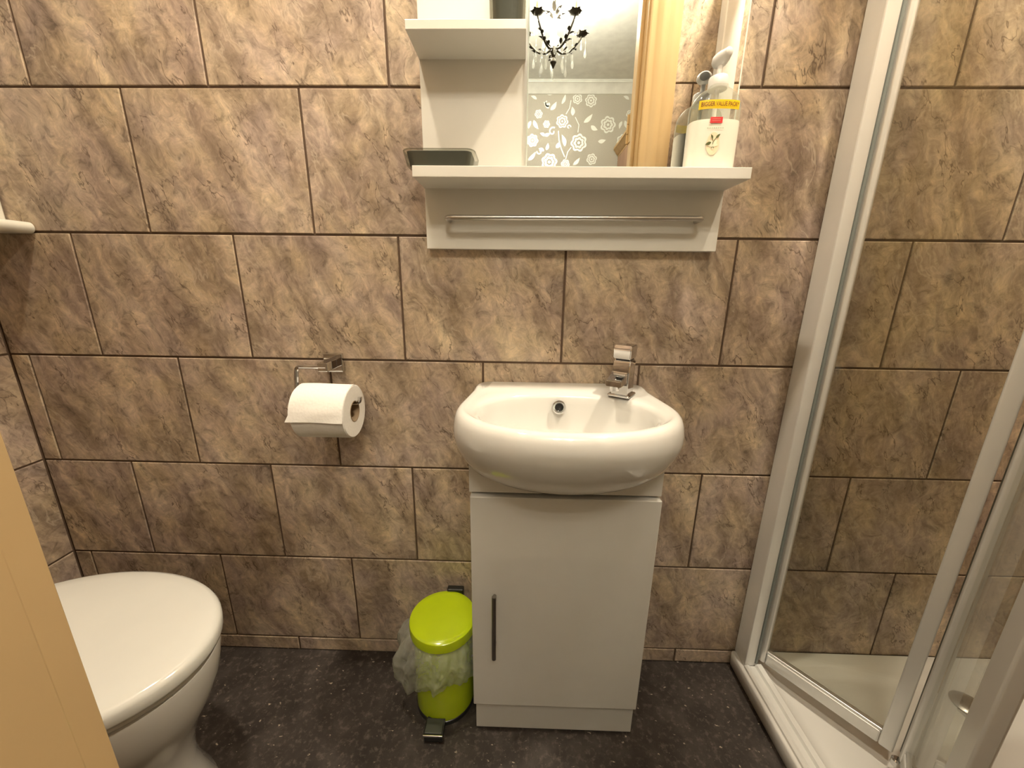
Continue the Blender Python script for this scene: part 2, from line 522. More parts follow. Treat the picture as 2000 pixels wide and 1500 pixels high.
# door wall in one piece around the doorway
bm = B()
box(bm, RX0 - 0.1, DX0 - 0.02, YH, YF - G, 0.0, RZC)
box(bm, DX1 + 0.02, RX1 + 0.1, YH, YF - G, 0.0, RZC)
box(bm, DX0 - 0.02, DX1 + 0.02, YH, YF - G, DZ + 0.02, RZC)
wall_front = struct('wall_front', bm, M['grout'], 'tiled wall around the doorway, seen in the mirror', origin=(0, YF, 0), smooth=False)

# tiles ------------------------------------------------------------
tile_cache = {}


def tile_mesh(w, h):
    key = (round(w, 4), round(h, 4))
    if key in tile_cache: return tile_cache[key]
    b = B()
    # front face towards -y, chamfered rim; origin at the tile's centre on its face plane
    t, c = 0.007, 0.0012
    def rect(dx, y): return [b.verts.new((sx * (w / 2 - dx), y, sz * (h / 2 - dx))) for sx, sz in ((-1, -1), (1, -1), (1, 1), (-1, 1))]
    r0, r1, r2 = rect(0, t), rect(0, c), rect(c, 0)
    for a, q in ((r0, r1), (r1, r2)):
        for i in range(4): b.faces.new((a[i], a[(i + 1) % 4], q[(i + 1) % 4], q[i]))
    b.faces.new(r2)
    bmesh.ops.recalc_face_normals(b, faces=b.faces)
    for f in b.faces:
        if f.calc_center_median().y < 1e-5 and f.normal.y > 0: f.normal_flip()
    me = bpy.data.meshes.new('tile')
    b.to_mesh(me); b.free()
    me.materials.append(M['tile'])
    tile_cache[key] = me
    return me


def place_tile(wall, u0, u1, z0, z1, to_world, rotz):
    g = 0.0022
    w, h = (u1 - u0) - 2 * g, (z1 - z0) - 2 * g
    if w < 0.012 or h < 0.012: return
    o = bpy.data.objects.new('tile', tile_mesh(w, h))
    COL.objects.link(o)
    p = Vector(to_world((u0 + u1) / 2, (z0 + z1) / 2))
    j = Vector((0, 0, 0))
    o.parent = wall
    o.location = p - wl(wall)
    # the tiles are set very slightly out of true
    o.rotation_euler = (rnd.uniform(-0.0015, 0.0015), 0, rotz + rnd.uniform(-0.001, 0.001))


def tile_wall(wall, u_lo, u_hi, phase, to_world, rotz, skip=None, z_hi=ZC):
    zs = [0.0, H0] + [H0 + ROW * k for k in range(1, 12)]
    for k in range(len(zs) - 1):
        z0, z1 = zs[k], min(zs[k + 1], z_hi)
        if z0 >= z_hi: break
        # rows counted from the floor strip: strip in phase with the half bond of the next
        off = phase + (0.0 if k in (0,) else (TW / 2 if k % 2 == 1 else 0.0))
        n0 = math.floor((u_lo - off) / TW)
        u = off + n0 * TW
        while u < u_hi:
            a, b_ = max(u, u_lo), min(u + TW, u_hi)
            if b_ - a > 0.012:
                parts = [(a, b_)]
                if skip: parts = skip(a, b_, z0, z1)
                for q in parts:
                    if len(q) == 2: place_tile(wall, q[0], q[1], z0, z1, to_world, rotz)
                    else: place_tile(wall, q[0], q[1], q[2], q[3], to_world, rotz)
            u += TW


# back wall: joint of the row above the basin tap lies at x = 0
tile_wall(wall_back, XL, XR, 0.0, lambda u, z: (u, 0.0, z), 0.0)


def skip_window(a, b_, z0, z1):
    if z0 >= 1.03 and z1 <= 1.80: return []
    return [(a, b_)]


# left wall faces +x: u runs along y
tile_wall(wall_left, YF, 0.0, -0.11, lambda u, z: (XL, u, z), PI / 2, skip_window)
tile_wall(wall_right, YF, 0.0, -0.06, lambda u, z: (XR, u, z), -PI / 2)


def skip_door(a, b_, z0, z1):
    lo, hi = DX0 - 0.09, DX1 + 0.09
    if z0 > DZ + 0.07: return [(a, b_)]
    out = []
    if a < lo: out.append((a, min(b_, lo)))
    if b_ > hi: out.append((max(a, hi), b_))
    return [q for q in out if q[1] - q[0] > 0.012]


tile_wall(wall_front, XL, XR, 0.09, lambda u, z: (u, YF, z), PI, skip_door)

# door frame ---------------------------------------------------------
bm = B()
box(bm, DX0 - 0.02, DX0, YH - 0.002, YF + 0.002, 0, DZ, 0.0015)
frame = struct('door_1', bm, M['cream'], 'cream painted door frame around the bathroom doorway', origin=(DX0 - 0.01, (YF + YH) / 2, 0))
bm = B(); box(bm, DX1, DX1 + 0.02, YH - 0.002, YF + 0.002, 0, DZ, 0.0015); obj('jamb', bm, M['cream'], frame)
bm = B(); box(bm, DX0 - 0.02, DX1 + 0.02, YH - 0.002, YF + 0.002, DZ, DZ + 0.02, 0.0015); obj('head', bm, M['cream'], frame)


def arch_profile(w):
    # (distance from opening, proud of wall): ogee architrave
    return [(0.0, 0.0), (0.0, 0.010), (0.006, 0.014), (0.014, 0.012), (0.020, 0.013), (0.030, 0.020), (w * 0.55, 0.0215), (w * 0.62, 0.018), (w * 0.70, 0.0205), (w * 0.93, 0.0215), (w, 0.018), (w, 0.0)]


def architrave(side):
    for (yb, sgn) in ((YF, 1), (YH, -1)):
        w = 0.088 if yb == YF else 0.07
        b = B()
        prof = arch_profile(w)
        if side == 'L': prof = [(0.0, 0.0), (0.0, 0.0175), (0.0012, 0.0185), (w - 0.0012, 0.0185), (w, 0.0175), (w, 0.0)]
        if side in ('L', 'R'):
            x0 = DX0 - 0.0004 if side == 'L' else DX1 + 0.005
            d = -1 if side == 'L' else 1
            r0 = [(x0 + d * a, yb + sgn * h, 0.0) for a, h in prof]
            r1 = [(x0 + d * a, yb + sgn * h, DZ + 0.005 + a) for a, h in prof]
        else:
            r0 = [(DX0 - 0.005 - a, yb + sgn * h, DZ + 0.005 + a) for a, h in prof]
            r1 = [(DX1 + 0.005 + a, yb + sgn * h, DZ + 0.005 + a) for a, h in prof]
        ring_loft(b, [r0, r1])
        obj('architrave', b, M['cream'], frame, ang=0.9 if side != 'L' else 0.3)


for s in 'LRT': architrave(s)
# door stop bead and hinges on the right jamb (the door itself is swung away)
bm = B(); box(bm, DX1 - 0.012, DX1, YF - 0.055, YF - 0.03, 0, DZ, 0.0015); obj('stop_bead', bm, M['cream'], frame)
for hz in (0.25, 1.46):
    bm = B()
    box(bm, DX1 - 0.0025, DX1, YH + 0.002, YF - 0.06, hz - 0.045, hz + 0.045, 0.0008)
    for k in range(3):
        lathe(bm, [(0.0045, -0.014), (0.0045, 0.014)], (DX1 - 0.004, YH - 0.003, hz - 0.03 + 0.03 * k), 10)
    obj('hinge', bm, M['brasshinge'], frame)

# bedroom shell --------------------------------------------------------
bm = B(); box(bm, RX0 - 0.1, RX1 + 0.1, RY1 - 0.1, RY1, 0, RZC)
wall_bed = struct('wall_bedroom', bm, M['wallpaper'], 'taupe wallpaper wall with silver flowers reflected in the mirror', origin=(0, RY1, 0), smooth=False)
bm = B(); box(bm, RX0 - 0.1, RX0, RY1, YH, 0, RZC); struct('wall_bedroom_left', bm, M['wallpaper'], 'plain side wall of the bedroom', smooth=False)
bm = B(); box(bm, RX1, RX1 + 0.1, RY1, YH, 0, RZC); struct('wall_bedroom_right', bm, M['wallpaper'], 'bedroom wall behind the wardrobe', smooth=False)
# coving
prof = [(0.0, 0.0), (0.0, -0.062), (0.008, -0.062), (0.012, -0.056), (0.03, -0.04), (0.052, -0.018), (0.07, -0.012), (0.07, -0.006), (0.078, -0.004), (0.078, 0.0)]
bm = B()
ring_loft(bm, [[(RX0, RY1 + a, RZC + h) for a, h in prof], [(RX1, RY1 + a, RZC + h) for a, h in prof]])
struct('trim_1', bm, M['roomceil'], 'white plaster coving along the bedroom ceiling', ang=0.9)


# wallpaper flowers: flat silver print laid on the wall
def petal_flower(bm, cx, cz, r, y, n=7, seed=0):
    rr = random.Random(seed)
    ph = rr.uniform(0, 6)
    def ringf(r0, r1, lobes, amp, segs=42):
        A, Bv = [], []
        for i in range(segs):
            a = 2 * PI * i / segs
            k = 1 + amp * abs(math.sin(lobes * (a + ph) / 2))
            A.append(bm.verts.new((cx + r0 * k * math.cos(a), y, cz + r0 * k * math.sin(a))))
            Bv.append(bm.verts.new((cx + r1 * k * math.cos(a), y, cz + r1 * k * math.sin(a))))
        for i in range(segs):
            j = (i + 1) % segs
            bm.faces.new((A[i], A[j], Bv[j], Bv[i]))
    ringf(r * 0.62, r * 0.80, n, 0.26)
    ringf(r * 0.30, r * 0.50, n, 0.25)
    for i in range(n):                          # petal ribs
        a = 2 * PI * (i + 0.5) / n - ph
        ca, sa = math.cos(a), math.sin(a)
        for off in (-0.10, 0.10):
            p0 = Vector((cx + ca * r * 0.52 - sa * r * off * 0.5, y, cz + sa * r * 0.52 + ca * r * off * 0.5))
            p1 = Vector((cx + ca * r * 0.66 - sa * r * off, y, cz + sa * r * 0.66 + ca * r * off))
            w = Vector((-sa, 0, ca)) * r * 0.03
            bm.faces.new([bm.verts.new(q) for q in (p0 - w, p1 - w, p1 + w, p0 + w)])
    c = bm.verts.new((cx, y, cz)); ring = [bm.verts.new((cx + r * 0.17 * math.cos(2 * PI * i / 12), y, cz + r * 0.17 * math.sin(2 * PI * i / 12))) for i in range(12)]
    for i in range(12): bm.faces.new((c, ring[i], ring[(i + 1) % 12]))


def print_leaf(bm, cx, cz, ang, ln, wd, y, bend=0.3):
    pts_l, pts_r = [], []
    for i in range(9):
        t = i / 8
        w = wd * math.sin(PI * t ** 0.8) * 0.5
        bx = bend * ln * (t * t - t)
        u = t * ln
        ca, sa = math.cos(ang), math.sin(ang)
        def P(a, b): return bm.verts.new((cx + ca * a - sa * b, y, cz + sa * a + ca * b))
        pts_l.append(P(u, bx + w)); pts_r.append(P(u, bx - w))
    for i in range(8):
        bm.faces.new((pts_l[i], pts_l[i + 1], pts_r[i + 1], pts_r[i]))


def print_line(bm, pts, w, y):
    L_, R_ = [], []
    for i, (a, b) in enumerate(pts):
        p0, p1 = pts[max(i - 1, 0)], pts[min(i + 1, len(pts) - 1)]
        d = Vector((p1[0] - p0[0], p1[1] - p0[1])).normalized()
        L_.append(bm.verts.new((a - d.y * w / 2, y, b + d.x * w / 2)))
        R_.append(bm.verts.new((a + d.y * w / 2, y, b - d.x * w / 2)))
    for i in range(len(pts) - 1):
        bm.faces.new((L_[i], L_[i + 1], R_[i + 1], R_[i]))


def curl(bm, cx, cz, r, a0, turns, w, y):
    pts = []
    for i in range(22):
        t = i / 21
        a = a0 + turns * 2 * PI * t
        q = r * (1 - 0.75 * t)
        pts.append((cx + q * math.cos(a), cz + q * math.sin(a)))
    print_line(bm, pts, w, y)


FLOWERS = [(0.524, 2.123, 0.046), (0.655, 1.981, 0.062), (0.437, 1.849, 0.062), (0.304, 1.995, 0.045), (0.346, 2.17, 0.030), (0.73, 2.258, 0.044), (0.407, 2.104, 0.026), (0.63, 2.269, 0.036), (0.867, 2.102, 0.058), (0.560, 1.835, 0.034), (0.76, 1.87, 0.04)]
LEAVES = [(0.552, 1.955, 1.9, 0.085, 0.03), (0.433, 2.196, 0.9, 0.07, 0.03), (0.42, 2.205, 2.3, 0.06, 0.028), (0.515, 2.235, 1.2, 0.07, 0.022), (0.685, 2.115, 0.75, 0.085, 0.03), (0.74, 2.095, -0.5, 0.06, 0.03), (0.60, 2.16, 1.7, 0.06, 0.03), (0.31, 2.13, -1.0, 0.07, 0.028), (0.29, 2.125, 4.4, 0.055, 0.022), (0.39, 2.03, 0.3, 0.05, 0.024), (0.40, 2.025, 2.7, 0.045, 0.022), (0.41, 1.93, 1.3, 0.05, 0.024), (0.395, 1.925, 2.8, 0.045, 0.022), (0.485, 1.945, 1.0, 0.05, 0.03), (0.275, 1.86, 0.8, 0.08, 0.026), (0.62, 1.83, 0.8, 0.07, 0.026), (0.80, 1.99, 0.2, 0.06, 0.028), (0.33, 2.265, 2.7, 0.05, 0.02), (0.4, 2.3, 0.1, 0.06, 0.014)]
for ix in range(-2, 2):
    for iz in range(0, 3):
        ox, oz = ix * 0.68, -iz * 0.50
        bm = B()
        y = RY1 + 0.0006
        for i, (a, b_, r) in enumerate(FLOWERS):
            petal_flower(bm, a + ox, b_ + oz, r, y, 7 if r > 0.04 else 6, i)
        for (a, b_, an, ln, wd) in LEAVES: print_leaf(bm, a + ox, b_ + oz, an, ln, wd, y)
        print_line(bm, [(0.498 + ox, 2.06 + oz), (0.505 + ox, 2.0 + oz), (0.525 + ox, 1.94 + oz), (0.553 + ox, 1.885 + oz)], 0.007, y)
        print_line(bm, [(0.562 + ox, 1.87 + oz), (0.575 + ox, 1.92 + oz), (0.60 + ox, 1.95 + oz)], 0.006, y)
        print_line(bm, [(0.583 + ox, 2.26 + oz), (0.575 + ox, 2.21 + oz), (0.55 + ox, 2.17 + oz)], 0.006, y)
        print_line(bm, [(0.62 + ox, 2.15 + oz), (0.65 + ox, 2.10 + oz), (0.645 + ox, 2.05 + oz)], 0.005, y)
        curl(bm, 0.455 + ox, 2.055 + oz, 0.03, 1.0, 0.9, 0.010, y)
        curl(bm, 0.415 + ox, 2.235 + oz, 0.022, 2.0, 0.9, 0.009, y)
        curl(bm, 0.575 + ox, 2.085 + oz, 0.016, 0.0, 0.8, 0.008, y)
        curl(bm, 0.36 + ox, 1.92 + oz, 0.02, 3.0, 0.8, 0.008, y)
        for v in bm.verts:
            if v.co.z > RZC - 0.064: v.co.z = RZC - 0.064
        obj('floral_print', bm, M['silverprint'], wall_bed, smooth=False)

# window on the left wall ----------------------------------------------
WZ0, WZ1, WY0, WY1 = 1.062, 1.80, -0.53, -0.004
bm = B()
for (a, b_, c, d) in ((WY0, WY1, WZ0, WZ0 + 0.05), (WY0, WY1, WZ1 - 0.05, WZ1), (WY0, WY0 + 0.05, WZ0 + 0.0505, WZ1 - 0.0505), (WY1 - 0.05, WY1, WZ0 + 0.0505, WZ1 - 0.0505)):
    box(bm, XL - 0.004, XL + 0.090, a, b_, c, d, 0.003)
win = struct('window_1', bm, M['upvc'], 'white framed bathroom window above the left sill', origin=(XL, -0.27, WZ0))
bm = B(); box(bm, XL + 0.010, XL + 0.016, WY0 + 0.045, WY1 - 0.045, WZ0 + 0.045, WZ1 - 0.045); obj('pane', bm, M['frost'], win, smooth=False)
bm = B()
sp = [(XL - 0.002, 1.0385), (XL - 0.002, 1.062), (-0.737, 1.060)] + [(-0.737 + 0.0105 * math.cos(a), 1.0495 + 0.0105 * math.sin(a)) for a in [PI / 2 - PI * k / 8 for k in range(1, 8)]] + [(-0.737, 1.0385)]
prism(bm, sp, YF + 0.004, -0.0015, 'XZ')
obj('window_sill', bm, M['upvc'], win, ang=0.5)

# ------------------------------------------------------------------ lamps
for (lx, ly, lab) in ((-0.16, -0.33, 'round ceiling downlight above the toilet side of the bathroom'), (0.91, -0.33, 'round ceiling downlight above the shower door')):
    lt = thing('ceiling_downlight', (lx, ly, ZC), lab, 'ceiling light', 'bathroom ceiling downlights')
    bm = B(); lathe(bm, [(0.052, 0), (0.055, -0.004), (0.050, -0.010), (0.040, -0.011), (0.040, -0.002)], (lx, ly, ZC), 36); obj('bezel', bm, M['chrome'], lt)
    bm = B(); lathe(bm, [(0.039, -0.003), (0.039, -0.012), (0.030, -0.017), (0.004, -0.019)], (lx, ly, ZC), 36); obj('diffuser', bm, M['lamp'] if lx < 0.5 else M['lamp_shower'], lt)

CX, CY = 0.376, -1.44
ch = thing('chandelier', (CX, CY, 1.96), 'dark bronze chandelier with candle bulbs and glass drops reflected in the mirror', 'chandelier')
bm = B(); lathe(bm, [(0.005, 0.0), (0.05, 0.0), (0.052, -0.01), (0.03, -0.022), (0.008, -0.028)], (CX, CY, RZC), 24); obj('ceiling_rose', bm, M['iron'], ch)
bm = B(); tube(bm, [(CX, CY, RZC - 0.026), (CX, CY, 2.19)], 0.0035, 8); obj('stem', bm, M['iron'], ch)
bm = B(); lathe(bm, [(0.004, 0.23), (0.014, 0.215), (0.007, 0.2), (0.018, 0.18), (0.022, 0.165), (0.008, 0.15), (0.012, 0.13), (0.026, 0.115), (0.02, 0.095), (0.007, 0.08), (0.006, 0.05)], (CX, CY, 1.96), 20); obj('centre_column', bm, M['crystal'], ch)
bm = B(); lathe(bm, [(0.003, 0.092), (0.010, 0.086), (0.016, 0.07), (0.008, 0.05), (0.006, 0.045), (0.013, 0.036), (0.015, 0.026), (0.008, 0.012), (0.002, 0.0)], (CX, CY, 1.955), 16); obj('finial', bm, M['iron'], ch)


def leaf3d(bm, base, dirv, ln, wd):
    d = Vector(dirv).normalized()
    s = d.cross(Vector((0, 0, 1)))
    s = s.normalized() if s.length > 0.01 else Vector((1, 0, 0))
    n = s.cross(d)
    vs = []
    for t, w, h in ((0, 0.15, 0), (0.35, 1, 0.10), (0.7, 0.8, 0.08), (1.0, 0.05, -0.10)):
        c = Vector(base) + d * ln * t + n * h * ln
        vs.append((bm.verts.new(c - s * wd * w / 2), bm.verts.new(c + n * 0.0015), bm.verts.new(c + s * wd * w / 2)))
    for a, b_ in zip(vs[:-1], vs[1:]):
        bm.faces.new((a[0], a[1], b_[1], b_[0])); bm.faces.new((a[1], a[2], b_[2], b_[1]))


def drop(p, s=1.0, ln=0.0):
    b = B()
    x, y, z = p
    if ln > 0:
        tube(b, [(x, y, z), (x, y, z - ln)], 0.0008, 5)
        sphere(b, (x, y, z - ln * 0.5), 0.0035, u=8, v=6)
        z -= ln
    lathe(b, [(0.0006, 0.0), (0.003 * s, -0.008 * s), (0.0062 * s, -0.022 * s), (0.0055 * s, -0.028 * s), (0.002 * s, -0.033 * s)], (x, y, z), 8)
    obj('crystal_drop', b, M['crystal'], ch, ang=0.2)


arms = 5
for i in range(arms):
    a = math.radians(-18 + 360 / arms * i)
    ca, sa = math.cos(a), math.sin(a)
    def AP(r, z): return (CX + r * ca, CY + r * sa, z)
    path = [AP(0.012, 2.035), AP(0.04, 2.022), AP(0.075, 2.03), AP(0.10, 2.052), AP(0.125, 2.08), AP(0.14, 2.098), AP(0.142, 2.11)]
    bm = B(); tube(bm, smooth_path(path, 0.012, 4), 0.0055, 8, 0.0035)
    for q, rr_ in ((0.05, 0.03), (0.085, 0.03), (0.105, 0.026)):
        leaf3d(bm, AP(q, 2.035 if q < 0.1 else 2.06), (ca * 0.6 - sa * 0.5, sa * 0.6 + ca * 0.5, 0.45), rr_, 0.016)
        leaf3d(bm, AP(q, 2.03 if q < 0.1 else 2.05), (ca * 0.6 + sa * 0.5, sa * 0.6 - ca * 0.5, 0.25), rr_, 0.016)
    arm = obj('arm', bm, M['iron'], ch)
    bm = B()
    lathe(bm, [(0.004, 0.0), (0.02, 0.004), (0.028, 0.010), (0.026, 0.011), (0.01, 0.007), (0.009, 0.012)], AP(0.142, 2.108), 16)
    for k in range(6):
        b_ = 2 * PI * k / 6
        leaf3d(bm, (AP(0.142, 0)[0] + 0.015 * math.cos(b_), AP(0.142, 0)[1] + 0.015 * math.sin(b_), 2.114), (math.cos(b_), math.sin(b_), 0.35), 0.022, 0.014)
    obj('drip_pan', bm, M['iron'], arm)
    bm = B(); lathe(bm, [(0.0085, 0.0), (0.0085, 0.038), (0.006, 0.040)], AP(0.142, 2.118), 12); obj('candle_sleeve', bm, M['brass'], arm)
    bm = B(); lathe(bm, [(0.006, 0.0), (0.012, 0.012), (0.014, 0.022), (0.010, 0.038), (0.004, 0.052), (0.0008, 0.058)], AP(0.142, 2.158), 10); obj('bulb', bm, M['bulb'], arm)
    drop(AP(0.165, 2.11), 1.1, 0.05)
    drop(AP(0.142, 2.095), 0.9, 0.015)
    drop(AP(0.10, 2.045), 1.2, 0.035)
    drop(AP(0.065, 2.02), 1.2, 0.05)
    b2 = a + PI / arms
    drop((CX + 0.05 * math.cos(b2), CY + 0.05 * math.sin(b2), 2.10), 1.2, 0.03)
    drop((CX + 0.09 * math.cos(b2), CY + 0.09 * math.sin(b2), 2.06), 1.2, 0.05)
    # glass bead strings swagged from the top of the stem to each arm
    bm = B()
    for k in range(9):
        t = (k + 0.5) / 9
        r = 0.012 + 0.12 * t
        z = 2.22 - 0.10 * t - 0.05 * math.sin(PI * t)
        sphere(bm, AP(r, z), 0.0045, u=8, v=6)
    obj('bead_string', bm, M['crystal'], ch)
for k in range(7):
    a = 2 * PI * k / 7
    bm = B(); leaf3d(bm, (CX + 0.006 * math.cos(a), CY + 0.006 * math.sin(a), 2.15 + 0.012 * (k % 3)), (math.cos(a), math.sin(a), 0.7), 0.05, 0.02); obj('leaf', bm, M['iron'], ch)
drop((CX, CY, 1.958), 0.8, 0.02)

# wardrobe in the bedroom, its end seen past the door frame
wd = thing('wardrobe', (1.26, -2.28, 0), 'reddish wooden wardrobe with paler cornice beyond the doorway', 'wardrobe')
bm = B(); box(bm, 0.955, 1.60, -2.535, -2.02, 0.0, 1.88, 0.004); obj('carcass', bm, M['wardrobe'], wd)
bm = B(); box(bm, 0.965, 1.275, -2.022, -2.004, 0.08, 1.86, 0.003); dd = obj('door', bm, M['wardrobe'], wd)
bm = B(); sphere(bm, (1.25, -1.994, 1.0), 0.012); obj('knob', bm, M['brass'], dd)
bm = B(); box(bm, 1.280, 1.592, -2.022, -2.004, 0.08, 1.86, 0.003); dd = obj('door', bm, M['wardrobe'], wd)
bm = B(); sphere(bm, (1.305, -1.994, 1.0), 0.012); obj('knob', bm, M['brass'], dd)
bm = B()
cp = [(0.0, 0.0), (0.0, 0.012), (0.012, 0.02), (0.028, 0.045), (0.035, 0.05), (0.035, 0.065)]
rings = [[(0.955 - d, -2.535, 1.88 + h), (1.60, -2.535, 1.88 + h), (1.60, -2.02 + d, 1.88 + h), (0.955 - d, -2.02 + d, 1.88 + h)] for d, h in cp]
ring_loft(bm, rings); obj('cornice', bm, M['wardrobe_top'], wd)

# ------------------------------------------------------------------ vanity unit
VX0, VX1 = 0.158, 0.5025
van = thing('vanity_cabinet', (0.33, -0.09, 0), 'white gloss vanity cabinet with a single door under the basin', 'cabinet')
bm = B()
box(bm, VX0 + 0.002, VX0 + 0.017, -0.156, -0.003, 0.0, 0.606, 0.0008)
box(bm, VX1 - 0.017, VX1 - 0.002, -0.156, -0.003, 0.0, 0.606, 0.0008)
box(bm, VX0 + 0.017, VX1 - 0.017, -0.153, -0.003, 0.084, 0.099)
box(bm, VX0 + 0.017, VX1 - 0.017, -0.02, -0.006, 0.099, 0.56)
obj('carcass', bm, M['gloss'], van)
bm = B(); box(bm, VX0 + 0.004, VX1 - 0.002, -0.172, -0.1565, 0.006, 0.081, 0.001); obj('plinth', bm, M['gloss'], van)
bm = B(); box(bm, VX0, VX1, -0.182, -0.163, 0.085, 0.582, 0.0018, 3); vdoor = obj('door', bm, M['gloss'], van)
bm = B()
tube(bm, [(0.203, -0.204, 0.237), (0.203, -0.204, 0.386)], 0.0042, 14)
tube(bm, [(0.203, -0.182, 0.255), (0.203, -0.204, 0.255)], 0.0035, 10)
tube(bm, [(0.203, -0.182, 0.368), (0.203, -0.204, 0.368)], 0.0035, 10)
setp(obj('handle', bm, M['darkchrome'], vdoor), 'slim dark metal bar handle')

# ------------------------------------------------------------------ basin
BX = 0.328
NB = 112


def d_outline(hw_b=0.178, hw=0.200, yk=-0.155, yf=-0.288):
    pts = []
    for k in range(14): pts.append((hw_b + (hw - hw_b) * (k / 14) ** 1.0, yk * k / 14))
    for k in range(61):
        t = PI * k / 60
        c, s = math.cos(t), math.sin(t)
        e = 0.94
        pts.append((hw * math.copysign(abs(c) ** e, c), yk + (yf - yk) * abs(s) ** e))
    for k in range(14):
        q = 1 - (k + 1) / 14
        pts.append((-(hw_b + (hw - hw_b) * q), yk * q))
    # back edge
    for k in range(1, 20): pts.append((-hw_b + 2 * hw_b * k / 20, 0.0))
    return pts


def resample_by_angle(pts, c, n):
    out = []
    m = len(pts)
    for i in range(n):
        a = 2 * PI * i / n
        d = Vector((math.cos(a), math.sin(a)))
        best = None
        for k in range(m):
            p = Vector(pts[k]) - c; q = Vector(pts[(k + 1) % m]) - c
            e = q - p
            den = d.x * e.y - d.y * e.x
            if abs(den) < 1e-12: continue
            t = (p.x * e.y - p.y * e.x) / den
            u = (p.x * d.y - p.y * d.x) / den
            if t > 0 and -1e-6 <= u <= 1 + 1e-6:
                if best is None or t > best: best = t
        out.append(c + d * best)
    return out


OUT = resample_by_angle(d_outline(), Vector((0, -0.12)), NB)
for _ in range(2):      # soften the corners
    OUT = [(OUT[i - 1] + OUT[i] * 2 + OUT[(i + 1) % NB]) / 4 for i in range(NB)]
OUT = [Vector((p.x, min(p.y, -0.0015))) for p in OUT]
basin = thing('basin', (BX, -0.14, 0.58), 'small white ceramic wash basin with curved front on the vanity cabinet', 'basin')


def bring(sx, sy, z):
    return [(BX + p.x * sx, min(p.y * sy, -0.0015), z) for p in OUT]


def ering(f, z, cy=-0.156, a=0.156, b_=0.100, dy=0.0):
    r = []
    for i in range(NB):
        t = 2 * PI * i / NB
        c, s = math.cos(t), math.sin(t)
        e = 0.86
        x = a * f * math.copysign(abs(c) ** e, c); y = b_ * f * math.copysign(abs(s) ** e, s)
        r.append((BX + x, cy + dy + y, z))
    return r


def up(r, h=0.005):
    o_ = []
    for (x, y, z) in r:
        k = max(0.0, min(1.0, (y + 0.046) / 0.030))
        o_.append((x, y, z + h * k * k * (3 - 2 * k)))
    return o_


def blend(r0, r1, t, z):
    return [(a[0] + (b_[0] - a[0]) * t, a[1] + (b_[1] - a[1]) * t, z) for a, b_ in zip(r0, r1)]


BASIN_SECTIONS = [(0.30, 0.50, 0.5925), (0.50, 0.62, 0.5945), (0.62, 0.675, 0.599), (0.735, 0.735, 0.608), (0.825, 0.80, 0.621), (0.89, 0.865, 0.637), (0.94, 0.92, 0.656), (0.975, 0.962, 0.675), (0.994, 0.988, 0.692), (1.0, 1.0, 0.705)]
rings = [bring(*q) for q in BASIN_SECTIONS] + [bring(0.997, 0.998, 0.718), up(bring(0.987, 0.990, 0.730)), up(bring(0.971, 0.976, 0.739)), up(bring(0.950, 0.955, 0.7435)), up(bring(0.928, 0.932, 0.745))]
R0, R1 = bring(0.928, 0.932, 0.745), ering(1.06, 0.741)
rings += [up(blend(R0, R1, 0.35, 0.7435)), up(blend(R0, R1, 0.7, 0.742)), ering(1.06, 0.741), ering(1.015, 0.7385), ering(0.985, 0.732), ering(0.965, 0.72), ering(0.935, 0.70), ering(0.88, 0.672), ering(0.78, 0.646), ering(0.62, 0.629), ering(0.42, 0.621), ering(0.2, 0.618), ering(0.12, 0.618)]
bm = B()
ring_loft(bm, rings)
obj('bowl', bm, M['ceramic'], basin, ang=1.2)
# fascia board of the cabinet, hollowed to take the bowl
def bowl_z(dx, y):
    for (a0, b0, z0), (a1, b1, z1) in zip(BASIN_SECTIONS[:-1], BASIN_SECTIONS[1:]):
        for k in range(8):
            t = k / 8
            a_, b_, z_ = a0 + (a1 - a0) * t, b0 + (b1 - b0) * t, z0 + (z1 - z0) * t
            yy = y / b_
            hw = 0.0
            for i in range(NB):
                p, q_ = OUT[i], OUT[(i + 1) % NB]
                if (p.y - yy) * (q_.y - yy) <= 0 and p.y != q_.y:
                    hw = max(hw, abs(p.x + (q_.x - p.x) * (yy - p.y) / (q_.y - p.y)))
            if hw * a_ >= abs(dx): return z_
    return 0.672


FX0, FX1 = VX0 - 0.002, VX1
poly = [(FX0, 0.5875), (FX1, 0.5875)]
for k in range(41):
    x = FX1 + (FX0 - FX1) * k / 40
    poly.append((x, max(0.5885, min(0.672, bowl_z(x - BX, -0.1655) + 0.001))))
bm = B(); prism(bm, poly, -0.174, -0.158, 'XZ'); obj('fascia', bm, M['gloss'], van, smooth=False)
# overflow
ovc, ovn = Vector((0.323, -0.0665, 0.7165)), Vector((0, -1, 0.32)).normalized()
q = ovn.to_track_quat('Z', 'Y').to_matrix().to_4x4()
bm = B(); lathe(bm, [(0.0068, 0.003), (0.0085, 0.0055), (0.0115, 0.0055), (0.0135, 0.003), (0.0135, -0.004), (0.0068, -0.004)], n=32, close0=False, close1=False)
xform(bm, Matrix.Translation(ovc) @ q); setp(obj('overflow_ring', bm, M['chrome'], basin), 'chrome overflow ring')
bm = B(); lathe(bm, [(0.0072, 0.0012), (0.0072, -0.003)], n=24); xform(bm, Matrix.Translation(ovc) @ q); setp(obj('overflow_hole', bm, M['black'], basin), 'dark overflow hole')
bm = B(); lathe(bm, [(0.005, 0.0), (0.019, 0.0), (0.021, 0.002), (0.017, 0.004), (0.004, 0.006)], (BX, -0.156, 0.6182), 28); obj('waste_cap', bm, M['chrome'], basin)

